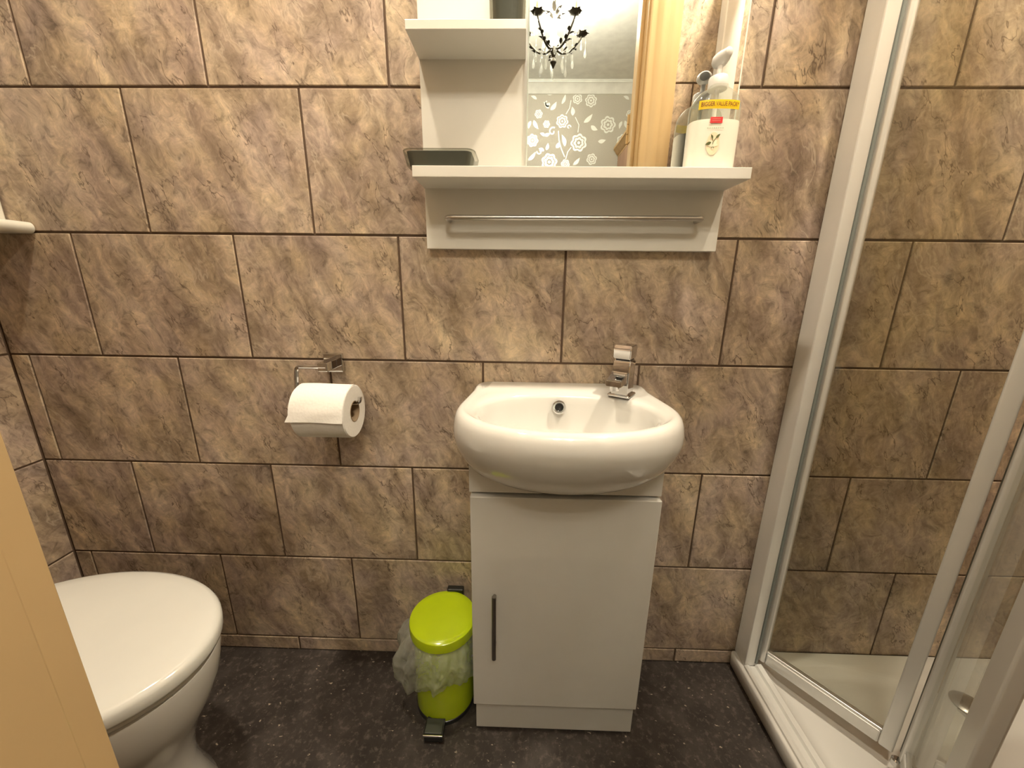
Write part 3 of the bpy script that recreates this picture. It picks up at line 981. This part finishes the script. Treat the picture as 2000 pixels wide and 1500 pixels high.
# tap ----------------------------------------------------------------
TX, TY, TZ = 0.4465, -0.060, 0.7425
tap = thing('basin_tap', (TX, TY, TZ), 'square chrome mixer tap at the right rear of the basin', 'tap')
TM = Matrix.Translation((TX, TY, TZ)) @ Matrix.Rotation(math.radians(-33), 4, 'Z')
bm = B(); box(bm, -0.022, 0.022, -0.023, 0.021, 0.0, 0.006, 0.0035, 3); xform(bm, TM); obj('base_plate', bm, M['chrome'], tap)
bm = B()
prism(bm, [(-0.019, 0.004), (0.0175, 0.004), (0.0175, 0.072), (-0.012, 0.072), (-0.017, 0.062), (-0.0185, 0.05)], -0.0165, 0.0165, 'YZ')
bmesh.ops.bevel(bm, geom=bm.edges[:], offset=0.0016, segments=2, affect='EDGES')
xform(bm, TM); obj('tap_body', bm, M['chrome'], tap, ang=0.5)
bm = B()
prism(bm, [(-0.010, 0.032), (-0.010, 0.052), (-0.020, 0.050), (-0.054, 0.040), (-0.056, 0.029), (-0.046, 0.028), (-0.022, 0.031)], -0.0145, 0.0145, 'YZ')
bmesh.ops.bevel(bm, geom=bm.edges[:], offset=0.0014, segments=2, affect='EDGES')
xform(bm, TM); sp_ = obj('spout', bm, M['chrome'], tap, ang=0.5)
bm = B(); lathe(bm, [(0.0088, 0.0), (0.0088, 0.009)], (0, -0.045, 0.0205), 20); xform(bm, TM); obj('aerator', bm, M['chrome'], sp_)
bm = B(); box(bm, -0.0135, 0.0135, -0.011, 0.0145, 0.071, 0.0755); xform(bm, TM); obj('lever_neck', bm, M['black'], tap)
bm = B()
prism(bm, [(-0.018, 0.0752), (0.0185, 0.0752), (0.0185, 0.101), (-0.016, 0.101), (-0.0195, 0.094)], -0.0168, 0.0168, 'YZ')
bmesh.ops.bevel(bm, geom=bm.edges[:], offset=0.0016, segments=2, affect='EDGES')
xform(bm, TM); obj('lever', bm, M['chrome'], tap, ang=0.5)

# ------------------------------------------------------------------ wall shelf with mirror
SX0, SX1, SMX = 0.061, 0.611, 0.2475
SY0, SY1 = -0.018, -0.1005
sh = thing('bathroom_wall_shelf', (0.336, 0, 1.017), 'white wall shelf unit with mirror and towel rail above the basin', 'shelf unit')
bm = B(); box(bm, SX0, SX1, SY0, -0.0012, 1.017, 1.78, 0.001); obj('back_board', bm, M['satin'], sh)
bm = B(); box(bm, SX0, SX1 + 0.001, SY1, SY0 + 0.0002, 1.1225, 1.1395, 0.0008); obj('lower_shelf', bm, M['satin'], sh)
bm = B(); box(bm, SX0, 0.2445, SY1, SY0 + 0.0002, 1.3245, 1.3375, 0.0008); obj('upper_shelf', bm, M['satin'], sh)
bm = B()
rings = [[(x, y, z) for x, z in ((SMX + d, 1.1397 + d), (SX1 - d, 1.1397 + d), (SX1 - d, 1.77 - d), (SMX + d, 1.77 - d))] for d, y in ((0, SY0 - 0.0002), (0, SY0 - 0.003), (0.0, SY0 - 0.0036))]
vr = ring_loft(bm, rings, close_end=False)
r2 = [bm.verts.new((x, SY0 - 0.004, z)) for x, z in ((SMX + 0.0025, 1.1422), (SX1 - 0.0025, 1.1422), (SX1 - 0.0025, 1.7675), (SMX + 0.0025, 1.7675))]
for i in range(4): bm.faces.new((vr[-1][i], vr[-1][(i + 1) % 4], r2[(i + 1) % 4], r2[i]))
bm.faces.new(r2).material_index = 1
setp(obj('mirror', bm, [M['mirror_edge'], M['mirror']], sh, smooth=False), 'frameless rectangular mirror')
bm = B()
tube(bm, smooth_path([(0.106, SY0 + 0.001, 1.068), (0.106, -0.05, 1.068), (0.566, -0.05, 1.070), (0.566, SY0 + 0.001, 1.070)], 0.012, 6), 0.0047, 12)
setp(obj('towel_rail', bm, M['steel'], sh), 'thin satin steel towel rail')


# things on the shelves ----------------------------------------------
def rrect(cx, cy, hx, hy, rad, n=6):
    pts = []
    for sx, sy, a0 in ((1, 1, 0), (-1, 1, PI / 2), (-1, -1, PI), (1, -1, 3 * PI / 2)):
        for k in range(n + 1):
            a = a0 + PI / 2 * k / n
            pts.append((cx + sx * (hx - rad) + rad * math.cos(a), cy + sy * (hy - rad) + rad * math.sin(a)))
    return pts


dish = thing('soap_dish', (0.104, -0.061, 1.14), 'smoky grey plastic soap dish at the left end of the lower shelf', 'soap dish')
bm = B()
def dr(h, z, rad, k=0.0): return [(x, y, z) for x, y in rrect(0.104, -0.061, 0.052 + h, 0.033 + h * 0.6, rad)]
ring_loft(bm, [dr(-0.006, 1.1405, 0.010), dr(-0.002, 1.142, 0.010), dr(0.002, 1.1625, 0.010), dr(0.0, 1.1635, 0.010), dr(-0.004, 1.160, 0.010), dr(-0.008, 1.147, 0.010)])
obj('dish_body', bm, M['greyplastic'], dish)
bm = B()
ring_loft(bm, [dr(-0.004, 1.1397, 0.012), dr(0.0035, 1.1425, 0.014), dr(0.0085, 1.1640, 0.014), dr(0.0072, 1.1655, 0.014), dr(0.0060, 1.1640, 0.014)], True, False)
setp(obj('clear_tray', bm, M['smoke'], dish), 'clear smoky outer tray')

tb = thing('tumbler', (0.2155, -0.066, 1.3377), 'dark grey tumbler on the upper shelf beside the mirror', 'tumbler')
bm = B()
def tr_(h, z): return [(x, y, z) for x, y in rrect(0.2155, -0.066, 0.0225 + h, 0.0225 + h, 0.012)]
ring_loft(bm, [tr_(-0.002, 1.3405), tr_(0.0, 1.342), tr_(0.003, 1.43), tr_(0.001, 1.43), tr_(-0.002, 1.343)]); obj('cup', bm, M['greyplastic'], tb)
bm = B()
ring_loft(bm, [tr_(0.0035, 1.3378), tr_(0.0048, 1.34), tr_(0.0075, 1.434), tr_(0.0055, 1.434), tr_(0.0038, 1.432)], True, False); setp(obj('clear_sleeve', bm, M['smoke'], tb), 'clear outer sleeve')

SHZ = 1.1396


def bottle_ring(cx, cy, a, b_, z, n=48, e=0.72):
    r = []
    for i in range(n):
        t = 2 * PI * i / n
        c, s = math.cos(t), math.sin(t)
        r.append((cx + a * math.copysign(abs(c) ** e, c), cy + b_ * math.copysign(abs(s) ** e, s), z))
    return r


def text_mesh(body, size, width, font_extr=0.0):
    cu = bpy.data.curves.new('lettering', 'FONT')
    cu.body = body; cu.size = size; cu.align_x = 'CENTER'; cu.align_y = 'CENTER'; cu.resolution_u = 3; cu.offset = size * 0.012
    t = bpy.data.objects.new('lettering', cu)
    COL.objects.link(t)
    dg = bpy.context.evaluated_depsgraph_get()
    me = bpy.data.meshes.new_from_object(t.evaluated_get(dg))
    bpy.data.objects.remove(t, do_unlink=True)
    b = B(); b.from_mesh(me)
    bpy.data.meshes.remove(me)
    xs = [v.co.x for v in b.verts]
    k = width / (max(xs) - min(xs))
    for v in b.verts: v.co.x *= k
    return b


def pump_bottle(cx, cy, nozzle_ang, lift, label, front):
    A, Bd = 0.0405, 0.0235
    t = thing('pump_bottle', (cx, cy, SHZ), label, 'soap bottle')
    def surf_y(x, off=0.0):
        u = min(0.999, abs(x) / A)
        s = (1 - u ** (1 / 0.72 * 1.0)) if False else None
        c = u ** (1 / 0.72)
        return cy - (Bd * (max(0.0, 1 - c * c) ** 0.5) ** 0.72) - off
    bm = B()
    ring_loft(bm, [bottle_ring(cx, cy, A * 0.93, Bd * 0.9, SHZ), bottle_ring(cx, cy, A * 0.985, Bd * 0.98, SHZ + 0.003), bottle_ring(cx, cy, A, Bd, SHZ + 0.01), bottle_ring(cx, cy, A, Bd, SHZ + 0.07), bottle_ring(cx, cy, A * 0.99, Bd * 0.99, SHZ + 0.0755)])
    obj('bottle_body', bm, M['lotion'], t)
    bm = B()
    z0 = SHZ
    ring_loft(bm, [bottle_ring(cx, cy, A * s, Bd * q, z0 + h) for s, q, h in ((0.995, 0.995, 0.0757), (0.99, 0.99, 0.09), (0.965, 0.97, 0.1), (0.88, 0.93, 0.109), (0.74, 0.88, 0.1155), (0.55, 0.82, 0.120), (0.38, 0.76, 0.1225), (0.36, 0.74, 0.127))], False, False)
    setp(obj('clear_shoulder', bm, M['clearplastic'], t), 'clear empty upper part of the bottle')
    bm = B(); lathe(bm, [(0.0035, 0.0762), (0.0035, 0.124)], (cx, cy, z0), 12); obj('dip_tube', bm, M['pump'], t)
    bm = B()
    lathe(bm, [(0.0145, 0.124), (0.0150, 0.1255), (0.0150, 0.139), (0.0138, 0.1415), (0.007, 0.1425)], (cx, cy, z0), 28); obj('collar', bm, M['pump'], t)
    bm = B()
    lathe(bm, [(0.0042, 0.142), (0.0042, 0.149 + lift)], (cx, cy, z0), 14)
    ca, sa = math.cos(nozzle_ang), math.sin(nozzle_ang)
    # teardrop pump head tipped upwards along the nozzle direction
    rings = []
    for u, w, h, dz in ((-0.0125, 0.002, 0.002, -0.001), (-0.0115, 0.0065, 0.0055, -0.0005), (-0.006, 0.0098, 0.0078, 0.0), (0.001, 0.0102, 0.0080, 0.0008), (0.007, 0.0090, 0.0070, 0.0022), (0.012, 0.0070, 0.0058, 0.0036), (0.0165, 0.0055, 0.0048, 0.0048), (0.018, 0.003, 0.0028, 0.005)):
        ring = []
        for k in range(16):
            a = 2 * PI * k / 16
            v, zz = 1.25 * w * math.cos(a), 1.25 * h * math.sin(a) + dz
            ring.append((cx + ca * u - sa * v, cy + sa * u + ca * v, z0 + 0.155 + lift + zz))
        rings.append(ring)
    ring_loft(bm, rings)
    obj('pump_head', bm, M['pump'], t)
    t.scale = (1, 1, 1.02)
    # printed front: flat print following the bottle's face
    def curve_on(b, x0, z0_, off):
        for v in b.verts:
            lx, lz = v.co.x + x0, v.co.y + z0_
            v.co = Vector((cx + lx, surf_y(lx, off), lz))
        return b
    def patch(w, h, n=16):
        b = B()
        vs = [[b.verts.new((-w / 2 + w * i / n, -h / 2 + h * j, 0)) for i in range(n + 1)] for j in (0, 1)]
        for i in range(n): b.faces.new((vs[0][i], vs[0][i + 1], vs[1][i + 1], vs[1][i]))
        return b
    band = setp(obj('yellow_band', curve_on(patch(0.0640, 0.0125), -0.0015, SHZ + 0.0955, 0.0008), M['yellow'], t, smooth=False), 'yellow label band reading BIGGER VALUE PACK')
    obj('lettering', curve_on(text_mesh('BIGGER VALUE PACK*', 0.0085, 0.059), -0.0015, SHZ + 0.0955, 0.0016), M['print_brown'], band, smooth=False)
    b = B()
    bdg = obj('red_badge', curve_on(patch(0.0195, 0.0085, 8), -0.0050, SHZ + 0.0735, 0.0008), M['print_red'], t, smooth=False)
    for dz in (-0.0012, 0.0012):
        obj('badge_line', curve_on(patch(0.0135, 0.0009, 6), -0.0050, SHZ + 0.0735 + dz, 0.0011), M['print_redpale'], bdg, smooth=False)
    for i in range(8):
        obj('print_mark', curve_on(patch(0.0022, 0.0017, 2), -0.0170 + 0.0034 * i, SHZ + 0.0625, 0.0007), M['print_green'], t, smooth=False)
    # peach oval with a sprig and white blossom
    b = B()
    c0 = b.verts.new((0, 0, 0)); rg = [b.verts.new((0.0105 * math.cos(2 * PI * i / 28), 0.0165 * math.sin(2 * PI * i / 28), 0)) for i in range(28)]
    for i in range(28): b.faces.new((c0, rg[i], rg[(i + 1) % 28]))
    ov = obj('peach_oval', curve_on(b, -0.0060, SHZ + 0.040, 0.0006), M['print_peach'], t, smooth=False)
    def leaf2(b, x, y, an, ln, wd_):
        L_, R_ = [], []
        for i in range(7):
            s = i / 6; w = wd_ * math.sin(PI * s ** 0.8) / 2
            ux, uy = x + math.cos(an) * ln * s, y + math.sin(an) * ln * s
            L_.append(b.verts.new((ux - math.sin(an) * w, uy + math.cos(an) * w, 0))); R_.append(b.verts.new((ux + math.sin(an) * w, uy - math.cos(an) * w, 0)))
        for i in range(6): b.faces.new((L_[i], L_[i + 1], R_[i + 1], R_[i]))
    b = B()
    for an in (-0.3, 0.7, 2.6, 3.6, -1.57): leaf2(b, 0, 0, an, 0.0085, 0.0055)
    obj('blossom_print', curve_on(b, -0.0060, SHZ + 0.040, 0.0009), M['print_petal'], ov, smooth=False)
    b = B()
    leaf2(b, 0.0035, 0.005, 0.75, 0.009, 0.0036); leaf2(b, -0.001, 0.0045, 2.15, 0.007, 0.003); leaf2(b, -0.003, -0.001, 3.5, 0.010, 0.0044)
    leaf2(b, 0, -0.0005, 1.0, 0.009, 0.0011); leaf2(b, 0, 0, 2.0, 0.009, 0.0011); leaf2(b, 0.0005, -0.007, -1.0, 0.003, 0.0014); leaf2(b, -0.0005, -0.007, 4.2, 0.003, 0.0014); leaf2(b, 0, 0.001, 4.6, 0.006, 0.0011)
    obj('leaf_print', curve_on(b, -0.0060, SHZ + 0.043, 0.0012), M['print_leaf'], ov, smooth=False)
    return t


pump_bottle(0.5605, -0.0520, math.radians(-72), 0.010, 'white pump bottle with yellow band and flower print on the lower shelf', True)

# ------------------------------------------------------------------ toilet roll holder
hd = thing('toilet_roll_holder', (-0.15, 0, 0.787), 'square chrome toilet roll holder with bent bar on the tiled wall', 'roll holder')
bm = B(); box(bm, -0.171, -0.131, -0.011, -0.0008, 0.767, 0.807, 0.0015); obj('wall_plate', bm, M['chrome'], hd)
bm = B(); box(bm, -0.163, -0.143, -0.052, -0.010, 0.777, 0.795, 0.0015); obj('post', bm, M['chrome'], hd)
bm = B()
HB = [(-0.147, -0.048, 0.786), (-0.2085, -0.048, 0.786), (-0.2085, -0.060, 0.716), (-0.079, -0.060, 0.716), (-0.079, -0.060, 0.728)]
tube(bm, smooth_path(HB, 0.010, 5), 0.0044, 10); obj('bar', bm, M['chrome'], hd)

RYC, RZ, RR = -0.0675, 0.7005, 0.0535
RXA, RXB = -0.192, -0.0885
roll = thing('toilet_roll', (-0.14, RYC, RZ - RR), 'white toilet roll hanging on the chrome holder', 'toilet roll')
bm = B()
lathe(bm, [(0.0215, RXA), (RR - 0.002, RXA), (RR, RXA + 0.002), (RR, RXB - 0.002), (RR - 0.002, RXB), (0.0215, RXB), (0.0215, RXA)], (0, RYC, RZ), 56, 'X', False, False)
bmesh.ops.remove_doubles(bm, verts=bm.verts, dist=1e-6)
obj('paper', bm, M['paper'], roll)
bm = B(); lathe(bm, [(0.0213, RXA + 0.001), (0.0213, RXB + 0.0008), (0.0200, RXB + 0.0008), (0.0200, RXA + 0.001), (0.0213, RXA + 0.001)], (0, RYC, RZ), 40, 'X', False, False)
bmesh.ops.remove_doubles(bm, verts=bm.verts, dist=1e-6); setp(obj('core', bm, M['card'], roll), 'brown cardboard core')
bm = B()
prev = []
for k in range(15):
    a = math.radians(72 + 100 * k / 14)       # over the top and down the front
    r_ = RR + 0.0008 + 0.0006 * math.sin(k)
    prev.append((RYC + r_ * math.cos(a), RZ + r_ * math.sin(a)))
lx, lz = prev[-1]
prev += [(lx - 0.0012, lz - 0.006), (lx - 0.0028, lz - 0.013)]
rows = []
for i in range(13):
    u = i / 12
    x = RXA - 0.001 - 0.003 * 0 + (RXB - RXA + 0.0005) * u
    rows.append([(x - (0.006 * max(0, k - 14) / 2) * (1 - u), y + 0.0006 * math.sin(7 * u + k), z + 0.0008 * math.sin(5 * u)) for k, (y, z) in enumerate(prev)])
vs = [[bm.verts.new(p) for p in r] for r in rows]
for a_, b_ in zip(vs[:-1], vs[1:]):
    for i in range(len(prev) - 1): bm.faces.new((a_[i], a_[i + 1], b_[i + 1], b_[i]))
obj('loose_sheet', bm, M['paper'], roll)

# ------------------------------------------------------------------ toilet
TCX, TCY = -0.498, -0.326
toi = thing('toilet', (-0.55, TCY, 0), 'white ceramic toilet with closed lid beside the left wall', 'toilet')
TA, TB = 0.245, 0.164


def egg(front, half, back, backhalf, z, n=72, cx=TCX, e=1.0):
    """closed outline: ellipse in front, tapering behind, square-ish back"""
    pts = []
    for i in range(n):
        t = 2 * PI * i / n
        c, s = math.cos(t), math.sin(t)
        if c >= 0:
            x, y = front * c, half * s
        else:
            q = -c
            x = -back * q ** 0.8
            y = math.copysign(abs(s) ** 0.55, s) * (half + (backhalf - half) * q ** 1.5)
        pts.append((cx + x, TCY + y, z))
    return pts


def egg_s(k, z, dz=None): return egg(TA - k, TB - k, 0.205 - k, 0.135 - k, z)
bm = B()
ring_loft(bm, [egg_s(0.004, 0.3600), egg_s(0.001, 0.3615), egg_s(0.0, 0.366), egg_s(0.0, 0.380), egg_s(0.003, 0.3855), egg_s(0.010, 0.389), egg_s(0.03, 0.3925), egg_s(0.07, 0.395), egg_s(0.11, 0.396)])
obj('lid', bm, M['lidplastic'], toi, ang=1.0)
bm = B()
ring_loft(bm, [egg_s(0.010, 0.3475), egg_s(0.0085, 0.3495), egg_s(0.0085, 0.358), egg_s(0.010, 0.3595)])
obj('seat', bm, M['lidplastic'], toi, ang=1.0)
bm = B()
def pan(front_x, half, back_x, backhalf, z, cx=-0.50): return egg(front_x - cx, half, cx - back_x, backhalf, z, cx=cx)
ring_loft(bm, [pan(-0.312, 0.105, -0.858, 0.105, 0.0), pan(-0.312, 0.105, -0.858, 0.105, 0.012), pan(-0.330, 0.094, -0.858, 0.10, 0.05), pan(-0.338, 0.091, -0.858, 0.10, 0.10), pan(-0.332, 0.097, -0.858, 0.10, 0.15), pan(-0.314, 0.118, -0.858, 0.11, 0.20), pan(-0.288, 0.141, -0.858, 0.125, 0.245), pan(-0.270, 0.153, -0.858, 0.14, 0.29), pan(-0.262, 0.1585, -0.858, 0.15, 0.335), pan(-0.263, 0.1575, -0.858, 0.15, 0.344), pan(-0.275, 0.146, -0.85, 0.14, 0.347)])
obj('pan', bm, M['ceramic'], toi, ang=1.0)
for s in (-1, 1):
    bm = B(); lathe(bm, [(0.011, -0.02), (0.011, 0.02)], (-0.692, TCY + s * 0.075, 0.366), 16, 'Y'); obj('hinge', bm, M['chrome'], toi)

# ------------------------------------------------------------------ pedal bin
PX, PY = 0.0815, -0.1035
pb = thing('pedal_bin', (PX, PY, 0), 'lime green pedal bin between the toilet and the vanity cabinet', 'bin')
bm = B(); lathe(bm, [(0.066, 0.0), (0.0675, 0.002), (0.0675, 0.012), (0.066, 0.013)], (PX, PY, 0), 56); setp(obj('base_ring', bm, M['black'], pb), 'black plastic base ring')
bm = B(); lathe(bm, [(0.066, 0.0125), (0.0668, 0.0145), (0.0668, 0.212), (0.0655, 0.212), (0.0652, 0.016)], (PX, PY, 0), 56, close0=False); obj('bin_body', bm, M['lime'], pb)
bm = B(); lathe(bm, [(0.0722, 0.211), (0.0728, 0.2105), (0.0735, 0.2115), (0.0735, 0.229), (0.0725, 0.2325), (0.070, 0.2345), (0.060, 0.2355), (0.03, 0.2372), (0.003, 0.2378)], (PX, PY, 0), 64); setp(obj('lid', bm, M['lime'], pb), 'round lime green lid')
bm = B(); box(bm, PX - 0.004, PX + 0.036, PY + 0.068, PY + 0.084, 0.205, 0.240, 0.003); setp(obj('lid_hinge', bm, M['black'], pb), 'black hinge block')
bm = B()
box(bm, PX - 0.029, PX + 0.011, PY - 0.100, PY - 0.060, 0.003, 0.020, 0.002)
pd = setp(obj('pedal', bm, M['black'], pb), 'black foot pedal with grey pad')
bm = B()
bm2 = [(PX - 0.030, PY - 0.101), (PX + 0.012, PY - 0.101), (PX + 0.012, PY - 0.066), (PX - 0.030, PY - 0.066)]
ring_loft(bm, [[(x, y, z) for x, y in bm2] for z in (0.0195, 0.0235)])
bmesh.ops.bevel(bm, geom=bm.edges[:], offset=0.0012, segments=2, affect='EDGES'); obj('pedal_plate', bm, M['black'], pd)
bm = B(); box(bm, PX - 0.0305, PX + 0.0125, PY - 0.1025, PY - 0.0995, 0.0195, 0.0245, 0.0012); setp(obj('pedal_lip', bm, M['chrome'], pd), 'chrome front lip')
bm = B(); box(bm, PX - 0.027, PX + 0.009, PY - 0.097, PY - 0.068, 0.0230, 0.0248, 0.0008); obj('pedal_pad', bm, M['rubber'], pd)

# bin liner: creased skirt of clear polythene hanging from under the lid
bm = B()
NL, NH = 260, 40
rings = []
for j in range(NH + 1):
    t = j / NH
    ring = []
    for i in range(NL):
        a = 2 * PI * i / NL
        ca, sa = math.cos(a), math.sin(a)
        # where the bag bulges: widest at the left, tight beside the cabinet on the right
        left = max(0.0, math.cos(a - math.radians(172)))
        front = max(0.0, math.cos(a - math.radians(265)))
        right = max(0.0, math.cos(a - math.radians(-5)))
        ln = 0.082 + 0.018 * math.cos(a - math.radians(230)) + 0.013 * math.sin(2.2 * a + 0.5) + 0.007 * math.sin(7 * a) + 0.016 * left
        bul = (0.0145 + 0.024 * left ** 2 + 0.004 * front) * math.sin(PI * min(1, t * 0.78)) ** 0.7 - 0.001 * right
        n3 = noise.noise(Vector((ca * 3.1, sa * 3.1, t * 2.5))) * 0.5 + noise.noise(Vector((ca * 6, sa * 6, t * 4))) * 0.2
        fold = 0.0055 * math.sin(13 * a + 2.0 * t + 1.5 * math.sin(3 * a)) + 0.0022 * math.sin(29 * a + 5 * t)
        cr = 0.0
        for (fq, am) in ((5.0, 0.006), (11.0, 0.0035), (23.0, 0.0016)):
            cr += am * (0.35 - abs(noise.noise(Vector((ca * fq + 0.4 * sa * fq, sa * fq, t * fq * 0.55 + fq)))))
        cr *= min(1.0, t * 4) * (1.0 - 0.5 * right)
        r = 0.0690 + cr + max(0.0006, bul * (1 + 0.5 * n3) + fold * t ** 0.5 * (1 - 0.4 * t) * 1.3 + 0.002 * t)
        x, y = PX + r * ca, PY + r * sa
        x = min(x, 0.1565)
        y = min(y, -0.004)
        ring.append((x, y, max(0.02, 0.2085 - ln * t + 0.004 * n3 * t)))
    rings.append(ring)
ring_loft(bm, rings, False, False)
setp(obj('bin_liner', bm, M['liner'], None, ang=2.5), 'crinkled clear plastic bag hanging out around the green bin', 'bin bag')

# ------------------------------------------------------------------ shower
SXT = 0.800
tray = thing('shower_tray', (1.15, -0.27, 0), 'low white shower tray behind the folding glass door', 'shower tray')
bm = B()
TX1, TY0, TY1 = XR - 0.002, YF + 0.002, -0.002
def trr(x0, x1, y0, y1, z, rad): return [(x, y, z) for x, y in rrect((x0 + x1) / 2, (y0 + y1) / 2, (x1 - x0) / 2, (y1 - y0) / 2, rad, 6)]
ring_loft(bm, [trr(SXT + 0.006, TX1, TY0, TY1, 0.0, 0.004), trr(SXT + 0.002, TX1, TY0, TY1, 0.006, 0.004), trr(SXT, TX1, TY0, TY1, 0.043, 0.004), trr(SXT + 0.003, TX1 - 0.002, TY0 + 0.002, TY1 - 0.001, 0.0465, 0.004), trr(SXT + 0.010, TX1 - 0.005, TY0 + 0.008, TY1 - 0.005, 0.0475, 0.006),
               trr(SXT + 0.048, TX1 - 0.03, TY0 + 0.035, TY1 - 0.026, 0.0465, 0.02), trr(SXT + 0.056, TX1 - 0.04, TY0 + 0.045, TY1 - 0.036, 0.041, 0.03), trr(SXT + 0.066, TX1 - 0.055, TY0 + 0.06, TY1 - 0.05, 0.030, 0.04), trr(SXT + 0.09, TX1 - 0.08, TY0 + 0.085, TY1 - 0.075, 0.027, 0.04), trr(SXT + 0.25, TX1 - 0.22, TY0 + 0.2, TY1 - 0.2, 0.025, 0.02)])
obj('tray_body', bm, M['ceramic'], tray, ang=0.9)
bm = B(); lathe(bm, [(0.03, 0.0), (0.032, 0.003), (0.027, 0.007), (0.015, 0.009), (0.003, 0.0095)], (1.290, -0.105, 0.0268), 32); obj('waste_cap', bm, M['steel'], tray)

ZT0, ZT1 = 0.0475, 1.86
enc = thing('shower_enclosure', (0.825, -0.28, ZT0), 'white framed shower enclosure with glass bifold door folded inwards', 'shower enclosure')


def cprofile(x0, x1, y_in, y_out):
    b = B()
    box(b, x0, x1, min(y_in, y_out), max(y_in, y_out), ZT0, ZT1, 0.003, 2)
    return b


obj('wall_profile', cprofile(0.809, 0.833, -0.001, -0.047), M['alu'], enc)
obj('wall_profile', cprofile(0.803, 0.852, YF + 0.001, YF + 0.045), M['alu'], enc)
bm = B()
pr = [(0.808, ZT0), (0.808, 0.0535), (0.813, 0.0565), (0.818, 0.0555), (0.821, 0.052), (0.833, 0.052), (0.836, 0.0585), (0.847, 0.0595), (0.850, 0.057), (0.850, ZT0)]
prism(bm, pr, YF + 0.046, -0.048, 'XZ'); obj('bottom_track', bm, M['alu'], enc, ang=0.5)
bm = B(); box(bm, 0.806, 0.850, YF + 0.046, -0.048, ZT1 - 0.045, ZT1, 0.003); obj('top_rail', bm, M['alu'], enc)
bm = B(); tube(bm, [(0.8365, -0.045, ZT0 + 0.012), (0.8365, -0.045, ZT1 - 0.05)], 0.0035, 8); setp(obj('seal', bm, M['seal'], enc), 'grey rubber seal')


def panel(p0, p1, zb, zt, w0, w1, mat_stile, th=0.018):
    """framed glass leaf from plan point p0 to p1"""
    p0, p1 = Vector((*p0, 0)), Vector((*p1, 0))
    L_ = (p1 - p0).length
    an = math.atan2(p1.y - p0.y, p1.x - p0.x)
    Mx = Matrix.Translation(p0) @ Matrix.Rotation(an, 4, 'Z')
    b = B(); box(b, w0 * 0.8, L_ - w1 * 0.8, -0.0025, 0.0025, zb + 0.02, zt - 0.02); xform(b, Mx)
    leaf = setp(obj('door_panel', b, M['glass'], enc, smooth=False), 'clear glass leaf of the bifold door')
    for (a, c) in ((0.0, w0), (L_ - w1, L_)):
        b = B(); box(b, a, c, -th / 2, th / 2, zb, zt, 0.0035, 3); xform(b, Mx); obj('stile', b, mat_stile, leaf)
    # bottom and top rails with raised glazing beads
    for (z0, z1) in ((zb, zb + 0.030), (zt - 0.030, zt)):
        b = B(); box(b, w0 + 0.0005, L_ - w1 - 0.0005, -th / 2 + 0.001, th / 2 - 0.001, z0, z1, 0.003, 2); xform(b, Mx); obj('rail', b, mat_stile, leaf)
    b = B(); box(b, w0, L_ - w1, -0.0058, 0.0058, zb + 0.0305, zb + 0.036, 0.001); xform(b, Mx); obj('glazing_bead', b, M['silver'], leaf)
    return leaf


HP = (1.000, -0.226)
panel((0.846, -0.030), HP, 0.064, 1.84, 0.020, 0.022, M['alu'])
panel((1.010, -0.240), (0.840, -0.433), 0.064, 1.84, 0.016, 0.060, M['alu'])
bm = B(); tube(bm, [(1.017, -0.229, 0.064), (1.017, -0.229, 1.84)], 0.005, 10); setp(obj('fold_seal', bm, M['seal'], enc), 'grey strip seal along the fold')
bm = B()
lathe(bm, [(0.009, 0.0), (0.009, 0.012), (0.006, 0.015)], (0.996, -0.240, 0.050), 16); setp(obj('fold_hinge', bm, M['chrome'], enc), 'chrome fold hinge')
